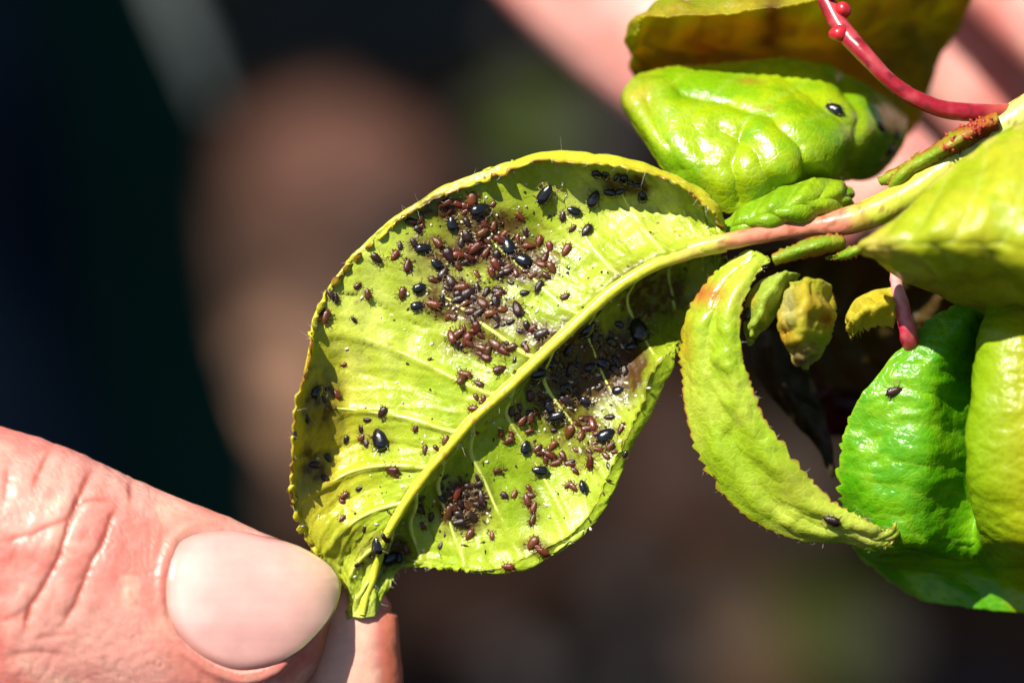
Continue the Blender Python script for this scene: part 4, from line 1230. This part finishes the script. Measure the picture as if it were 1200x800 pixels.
# ------------------------------------------------------------------ aphids
def aphid_mesh(name, mat, seed, stout=1.0):
    q = np.random.default_rng(seed)
    nu, nv = 15, 14
    t = np.linspace(0.04, math.pi - 0.04, nu); f = np.linspace(0, 2 * math.pi, nv, endpoint=False)
    T, Fh = np.meshgrid(t, f, indexing='ij')
    x = -np.cos(T)                                       # head towards +x
    prof = np.sin(T) ** 0.85 * (0.62 - 0.16 * x - 0.10 * np.clip(x - 0.3, 0, 1)) * stout
    prof = prof * (1 - 0.035 * np.cos(x * 22))           # abdomen segments
    Y = prof * np.cos(Fh); Z = 0.72 * prof * np.sin(Fh)
    V = [np.stack([x, Y, Z + 0.50], -1).reshape(-1, 3)]; F = [tri(grid_faces(nu, nv, True))]; mi = [0] * len(F[0])
    off = len(V[0])

    def limb(pts, r0, r1, m):
        nonlocal off
        pts = np.array(pts, float); n = 5
        Vv = []
        for i, p in enumerate(pts):
            d = pts[min(i + 1, len(pts) - 1)] - pts[max(i - 1, 0)]; d /= np.linalg.norm(d)
            a = np.cross(d, [0.2, 0.3, 0.9]); a /= np.linalg.norm(a); b = np.cross(d, a)
            r = r0 + (r1 - r0) * i / (len(pts) - 1)
            for k in range(n):
                an = 2 * math.pi * k / n
                Vv.append(p + r * (a * math.cos(an) + b * math.sin(an)))
        V.append(np.array(Vv)); ff = tri(grid_faces(len(pts), n, True)) + off
        F.append(ff); mi.extend([m] * len(ff)); off += len(Vv)
    for s in (-1, 1):
        for k, bx in enumerate((0.45, 0.15, -0.15)):
            sp = (0.9, 0.1, -0.9)[k] + q.normal(0, 0.15)
            limb([(bx, s * 0.25, 0.35), (bx + sp * 0.35, s * 0.78, 0.55 + q.uniform(-.1, .1)), (bx + sp * 0.75, s * 1.1, 0.02)], 0.06, 0.03, 1)
        limb([(0.88, s * 0.14, 0.55), (1.15, s * 0.35, 0.75), (0.7, s * 0.9, 0.75), (0.1, s * 1.05, 0.7)], 0.035, 0.015, 1)   # antenna
        limb([(-0.62, s * 0.34, 0.68), (-0.85, s * 0.42, 0.78), (-1.05, s * 0.45, 0.84)], 0.07, 0.045, 0)                  # cornicle
    limb([(-0.9, 0, 0.5), (-1.1, 0, 0.52), (-1.2, 0, 0.53)], 0.10, 0.04, 0)
    me = bpy.data.meshes.new(name)
    me.from_pydata(np.concatenate(V).tolist(), [], np.concatenate(F).tolist())
    me.materials.append(mat); me.materials.append(M_LEGS if mat is not M_NYMPH else M_NYMPH)
    me.polygons.foreach_set('material_index', np.array(mi, np.int32))
    me.polygons.foreach_set('use_smooth', np.ones(len(me.polygons), bool))
    me.update()
    return me


ME_BLACK = [aphid_mesh('black_aphid', M_BLACK, s, st) for s, st in ((1, 1.08), (2, 1.0), (3, 1.15))]
ME_RED = [aphid_mesh('aphid_nymph', M_NYMPH, s, st) for s, st in ((4, .85), (5, .95), (6, .78))]
ME_DARK = [aphid_mesh('aphid_nymph', M_DARKN, s, st) for s, st in ((7, .9), (8, 1.0), (9, .85))]

_bv = {}


def leaf_bvh(G):
    k = id(G)
    if k not in _bv:
        nu, nv = G.shape[:2]
        _bv[k] = BVHTree.FromPolygons([Vector(p) for p in G.reshape(-1, 3)], [tuple(map(int, f)) for f in grid_faces(nu, nv)])
    return _bv[k]


BASIS = Matrix(((RIGHT[0], UP[0], BACK[0]), (RIGHT[1], UP[1], BACK[1]), (RIGHT[2], UP[2], BACK[2])))


def place(name, me, x, y, length, label, cat, group, G=GM, yaw=None, tiltj=0.2):
    """length in photo px"""
    r = cast(leaf_bvh(G), x, y)
    if r[0] is None: return None
    p = np.array(r[0]); n = np.array(r[1])
    if n[2] < 0: n = -n
    n = n + np.array([0, 0, 0.5]); n = n + rng.normal(0, tiltj, 3) * 0.5
    n /= np.linalg.norm(n)
    yaw = rng.uniform(0, 2 * math.pi) if yaw is None else math.radians(yaw)
    ax = np.array([math.cos(yaw), math.sin(yaw), 0]); ax = ax - n * ax.dot(n); ax /= np.linalg.norm(ax)
    ay = np.cross(n, ax)
    s = length * 1.08 * rng.uniform(.85, 1.15) * KMM / 2 / 1000
    R = BASIS @ Matrix((ax, ay, n)).transposed()
    o = bpy.data.objects.new(name, me)
    o.matrix_world = Matrix.Translation(Vector(W(p + n * 0.02))) @ R.to_4x4() @ Matrix.Diagonal((s, s * rng.uniform(.9, 1.1), s, 1))
    col.objects.link(o)
    tag(o, label, cat, group)
    return o


BLACKS = [  # x, y, length px, yaw deg, label
    (639.5, 227, 22, 60, 'shiny black aphid with a pale leg near the leaf\'s top edge, leftmost of three'),
    (695.5, 233, 20, 70, 'shiny black aphid near the leaf\'s top edge, rightmost of three in a row'),
    (671.7, 248, 19, 160, 'black aphid just below and between the two near the leaf\'s top edge'),
    (561.5, 246, 20, 20, 'shiny black aphid topmost in the red-brown colony of the upper left blade'),
    (530, 262, 19, 100, 'shiny black aphid second from the top in the upper left colony'),
    (496, 291, 18, 10, 'shiny black aphid at the left end of the upper left colony'),
    (511, 309, 17, 140, 'black aphid just below right of the leftmost colony aphid'),
    (491.5, 337, 17, 30, 'black aphid lowest on the left side of the upper left colony'),
    (596, 289, 22, 110, 'black aphid with pale legs in the densest part of the upper colony'),
    (612, 306, 20, 150, 'large black aphid touching the pale-legged one in the upper colony'),
    (490, 359, 18, 10, 'dark brown-black aphid at the lower left rim of the upper colony'),
    (631, 436, 22, 15, 'shiny black aphid tucked against the lower side of the midrib'),
    (686.7, 384, 20, 40, 'black aphid under the midrib, near the stalk end'),
    (632, 551, 21, 170, 'isolated shiny black aphid low on the lower blade'),
    (615, 524, 18, 80, 'black aphid just above left of the isolated one on the lower blade'),
    (711, 511, 19, 30, 'shiny black aphid near the right margin of the lower blade'),
    (654, 487, 19, 20, 'black aphid in the middle of the lower blade, below the dark cluster'),
    (682, 571, 15, 110, 'small black aphid low by the right margin of the lower blade'),
    (447, 515, 24, 110, 'black aphid alone on the left blade beside the lower midrib'),
    (456, 652, 26, 20, 'large black aphid at the bottom near the pinched leaf tip'),
    (445, 638, 18, 90, 'black aphid above the large one near the pinched leaf tip'),
    (370, 459, 20, 40, 'black aphid at the far left margin of the leaf'),
    (748, 388, 30, 110, 'big dark aphid in the shade beside the right margin curl'),
]
for (x, y, L, yaw, lab) in BLACKS:
    place('black_aphid', random.choice(ME_BLACK), x, y, L, lab, 'aphid', 'black aphids on the infested leaf', yaw=yaw)
TOPEDGE = [(711, 205), (722, 208), (731, 210), (748, 217), (754, 229), (700, 203), (738, 214), (715, 225), (728, 224)]
for x, y in TOPEDGE:
    place('black_aphid', random.choice(ME_BLACK), x, y, rng.uniform(10, 15), 'small black aphid in the shaded row under the leaf\'s upper rim', 'aphid', 'small aphids under the upper rim')
DARKCL = [(678, 395), (697, 405), (703, 411), (718, 407), (647, 441), (667, 436), (681, 469), (670, 479), (690, 425), (708, 430), (700, 420), (676, 420), (660, 450), (692, 446), (712, 440), (655, 422), (645, 421), (705, 456),
          (692, 464), (664, 464), (727, 428), (724, 446), (716, 418), (730, 412), (684, 438), (735, 440), (672, 408), (740, 405), (668, 462), (650, 455), (643, 481), (700, 392), (712, 398), (721, 384), (706, 372), (735, 372)]
for i, (x, y) in enumerate(DARKCL):
    place('black_aphid' if i % 3 == 0 else 'aphid_nymph', random.choice(ME_BLACK if i % 3 == 0 else ME_DARK), x + rng.normal(0, 5), y + rng.normal(0, 5), rng.uniform(10, 17),
          ('black' if i % 3 == 0 else 'dark brown') + ' aphid packed in the ' + ('left' if x < 690 else 'right') + ' half of the shaded cluster below the midrib', 'aphid', 'aphids in the shaded cluster')

CL = {
 'upper': ('red-brown aphid nymph in the crowded colony on the upper left blade', 'nymphs of the upper colony',
    [(521, 239), (537, 239), (553, 232), (483, 261), (470, 289), (442, 303), (477, 312), (471, 344), (507, 356), (610, 252), (591, 275), (558, 323), (577, 321), (537, 298), (549, 300), (526, 300), (514, 286), (547, 261), (565, 272),
     (561, 282), (572, 281), (547, 277), (582, 300), (581, 310), (593, 314), (607, 363), (631, 283), (646, 291), (664, 294), (620, 289), (587, 281), (634, 310), (645, 317), (624, 323), (606, 319), (596, 318), (585, 309),
     (662, 349), (631, 335), (585, 344), (659, 253), (672, 267), (687, 272), (430, 344), (462, 300), (556, 291), (540, 285), (570, 296), (602, 300), (638, 303), (641, 322), (535, 311), (545, 308), (567, 262), (578, 266), (489, 270), (528, 247), (546, 243)]),
 'mid': ('dark brown aphid nymph in the band between upper colony and midrib', 'nymphs of the middle band',
    [(519, 349), (549, 344), (565, 356), (575, 366), (551, 366), (586, 344), (598, 377), (530, 340), (540, 336), (557, 349), (570, 344), (536, 352), (545, 358), (562, 366), (583, 372), (590, 364), (527, 330), (518, 321), (524, 338), (556, 376), (510, 328),
     (625, 387), (636, 391), (618, 384), (580, 356), (540, 345), (560, 338)]),
 'lowmid': ('reddish nymph in the loose row just above the midrib\'s middle', 'nymphs above the midrib',
    [(561, 384), (539, 391), (530, 396), (551, 403), (565, 407), (570, 419), (581, 403), (600, 407), (558, 388), (585, 405), (617, 408), (585, 433), (544, 438), (560, 449), (540, 444), (574, 412), (592, 410), (548, 398), (562, 413)]),
 'left': ('brown nymph scattered along the yellow left margin of the leaf', 'nymphs on the left margin',
    [(394, 462), (358, 490), (367, 544), (386, 536), (404, 583), (402, 608), (393, 351), (378, 366), (448, 482), (487, 501), (460, 548), (384, 455), (378, 468), (420, 660), (380, 372), (388, 345)]),
 'rib': ('small red nymph sitting on or beside the lower midrib', 'nymphs along the lower midrib',
    [(498, 528), (522, 514), (557, 504), (567, 472), (558, 466), (556, 479), (512, 526), (565, 468)]),
 'lower': ('red aphid nymph scattered on the sunlit lower blade', 'nymphs on the lower blade',
    [(586, 506), (596, 514), (584, 550), (604, 488), (621, 488), (634, 464), (599, 513), (649, 522), (630, 526), (639, 539), (652, 542), (669, 544), (666, 569), (621, 573), (617, 586), (628, 594), (624, 608), (630, 640),
     (594, 662), (729, 502), (675, 497), (688, 503), (690, 531), (701, 527), (711, 533), (627, 482), (612, 492), (598, 482), (643, 474), (680, 512), (668, 505), (694, 540), (660, 535), (634, 532), (645, 534), (623, 580), (675, 552), (636, 643), (626, 638), (608, 478), (694, 498), (716, 522), (684, 490), (700, 508)]),
 'clump': ('dark nymph in the clump on the lower blade near the leaf tip', 'nymphs of the lower clump',
    [(560, 558), (562, 568), (516, 568), (519, 584), (494, 582), (550, 570), (545, 580), (538, 588), (555, 584), (548, 594), (540, 602), (530, 594), (560, 592), (535, 578), (525, 600), (543, 610), (552, 604), (493, 597), (494, 616), (550, 628), (476, 640), (558, 576), (566, 582), (537, 612), (508, 606), (470, 652), (452, 628)]),
}
WHERE = {'upper': 'in the {} half of the colony on the upper blade', 'mid': 'in the {} half of the band below the upper colony', 'lowmid': 'in the {} half of the row above the midrib',
         'left': 'scattered on the {} part of the yellow left margin', 'rib': 'on the {} part of the lower midrib', 'lower': 'on the {} half of the sunlit lower blade', 'clump': 'in the {} half of the clump near the leaf tip'}
MEDX = {k: float(np.median([p[0] for p in v[2]])) for k, v in CL.items()}


def nlabel(key, x, dark, small):
    return ('tiny ' if small else '') + ('blackish brown' if dark else 'red-brown') + ' aphid nymph ' + WHERE[key].format('left' if x < MEDX[key] else 'right')


NY = 0
for key, (lab, grp, pts) in CL.items():
    for (x, y) in pts:
        dark = key in ('mid', 'clump') and rng.random() < 0.7 or key == 'upper' and rng.random() < 0.3 or key == 'left' and rng.random() < .5
        big = {'rib': 10, 'left': 13, 'lower': 13}.get(key, 14)
        if place('aphid_nymph', random.choice(ME_DARK if dark else ME_RED), x + rng.normal(0, .8), y + rng.normal(0, .8), big * rng.uniform(.8, 1.25), nlabel(key, x, dark, False), 'aphid', grp): NY += 1

for key, sx, sy, rx, ry, n in (('upper', 560, 295, 55, 36, 18), ('mid', 560, 360, 40, 18, 12), ('lower', 660, 500, 42, 45, 30), ('left', 405, 500, 30, 70, 12), ('clump', 530, 590, 30, 28, 10), ('lowmid', 570, 410, 36, 14, 8)):
    for _ in range(n):
        dark = rng.random() < 0.6; x = sx + rng.normal(0, rx)
        place('aphid_nymph', random.choice(ME_DARK if dark else ME_RED), x, sy + rng.normal(0, ry), rng.uniform(8, 12), nlabel(key, x, dark, True), 'aphid', CL[key][1])
place('black_aphid', ME_BLACK[0], 977, 130, 22, 'single shiny black aphid on the glossy bulging leaf', 'aphid', None, GB, 150)
place('brown_aphid', ME_DARK[0], 878, 367, 17, 'round brown aphid on the small pale leaf behind the sickle leaf', 'aphid', None, GG1, 60)
place('brown_aphid', ME_DARK[1], 975, 607, 18, 'brown aphid near the tip of the sickle-shaped leaf', 'aphid', None, GE, 160)
place('brown_aphid', ME_DARK[2], 1048, 458, 18, 'brown aphid on the quilted vivid green leaf', 'aphid', None, GF, 20)


# shed skins and dust: pale crumbs strewn over the colonies, too small to count
def crumbs(name, label, G, spots, seed, mat, size=(0.06, 0.2)):
    q = np.random.default_rng(seed)
    V, F = [], []
    bv = leaf_bvh(G)
    for (sx, sy, rx, ry, cnt) in spots:
        for _ in range(cnt):
            x = sx + q.normal(0, rx); y = sy + q.normal(0, ry)
            r = cast(bv, x, y)
            if r[0] is None: continue
            p = np.array(r[0]); n = np.array(r[1]); n = n if n[2] > 0 else -n
            s = q.uniform(*size)
            a = q.normal(0, 1, 3); a /= np.linalg.norm(a); b = np.cross(a, n); b /= max(np.linalg.norm(b), 1e-6)
            c = np.cross(a, b)
            ctr = p + n * s * 0.8
            k = len(V)
            e = q.uniform(.4, 1.6)
            for sg, w, ss in ((a, e * 1.4, 1), (a, e * 1.4, -1), (b, .7, 1), (b, .7, -1), (c, .5, 1), (c, .5, -1)):
                V.append(ctr + sg * ss * s * w * q.uniform(.7, 1.2))
            for f in ((0, 2, 4), (2, 1, 4), (1, 3, 4), (3, 0, 4), (2, 0, 5), (1, 2, 5), (3, 1, 5), (0, 3, 5)):
                F.append(tuple(k + i for i in f))
    o = mesh_obj(name, W(np.array(V)), np.array(F), mat)
    tag(o, label, 'debris', kind='stuff')


crumbs('shed_skin', 'pale shed skins and dust among the aphids on the infested leaf', GM,
       [(570, 285, 50, 30, 90), (540, 350, 40, 22, 40), (680, 440, 45, 40, 80), (640, 510, 60, 50, 60), (530, 590, 40, 30, 30), (450, 420, 60, 100, 40), (600, 400, 60, 60, 30), (680, 240, 50, 30, 20), (430, 600, 40, 40, 30), (575, 285, 36, 20, 50), (690, 455, 40, 40, 60), (560, 352, 34, 14, 30)], 5, M_SKINS, (0.07, 0.26))
crumbs('dust', 'tiny brown crumbs and frass scattered on the infested leaf', GM,
       [(570, 300, 60, 40, 120), (545, 352, 45, 25, 80), (685, 430, 50, 45, 140), (650, 520, 60, 60, 80), (545, 590, 30, 30, 80), (450, 520, 60, 80, 50), (560, 410, 50, 20, 40), (760, 350, 40, 40, 40), (565, 275, 34, 18, 130), (610, 306, 28, 14, 120), (550, 352, 30, 14, 130), (548, 588, 18, 18, 110), (680, 430, 34, 28, 160)], 6,
       plain_material('frass', (0.045, 0.015, 0.009), rough=0.45), (0.06, 0.24))
crumbs('dust', 'pale dust grains on the sickle-shaped leaf', GE, [(840, 450, 20, 60, 60), (880, 560, 30, 30, 50), (960, 610, 30, 12, 30)], 8, M_SKINS, (0.05, 0.11))

crumbs('bud_scale', 'crusty red-brown bud scales at the base of the longer stipule', GST, [(1150, 150, 12, 8, 70), (1115, 168, 16, 6, 30)], 9, plain_material('bud_scale', (0.30, 0.035, 0.012), rough=0.45), (0.10, 0.30))
for x, y in ((1048, 158), (1040, 176), (1030, 150)):
    place('brown_aphid', random.choice(ME_DARK), x, y, 15, 'dark aphid at the shaded right end of the glossy bulging leaf', 'aphid', 'aphids at the right end of the glossy leaf', GB)
for o in bpy.data.objects:
    if '_org' in o: del o['_org']
print('nymphs', NY, 'objects', len(bpy.data.objects))
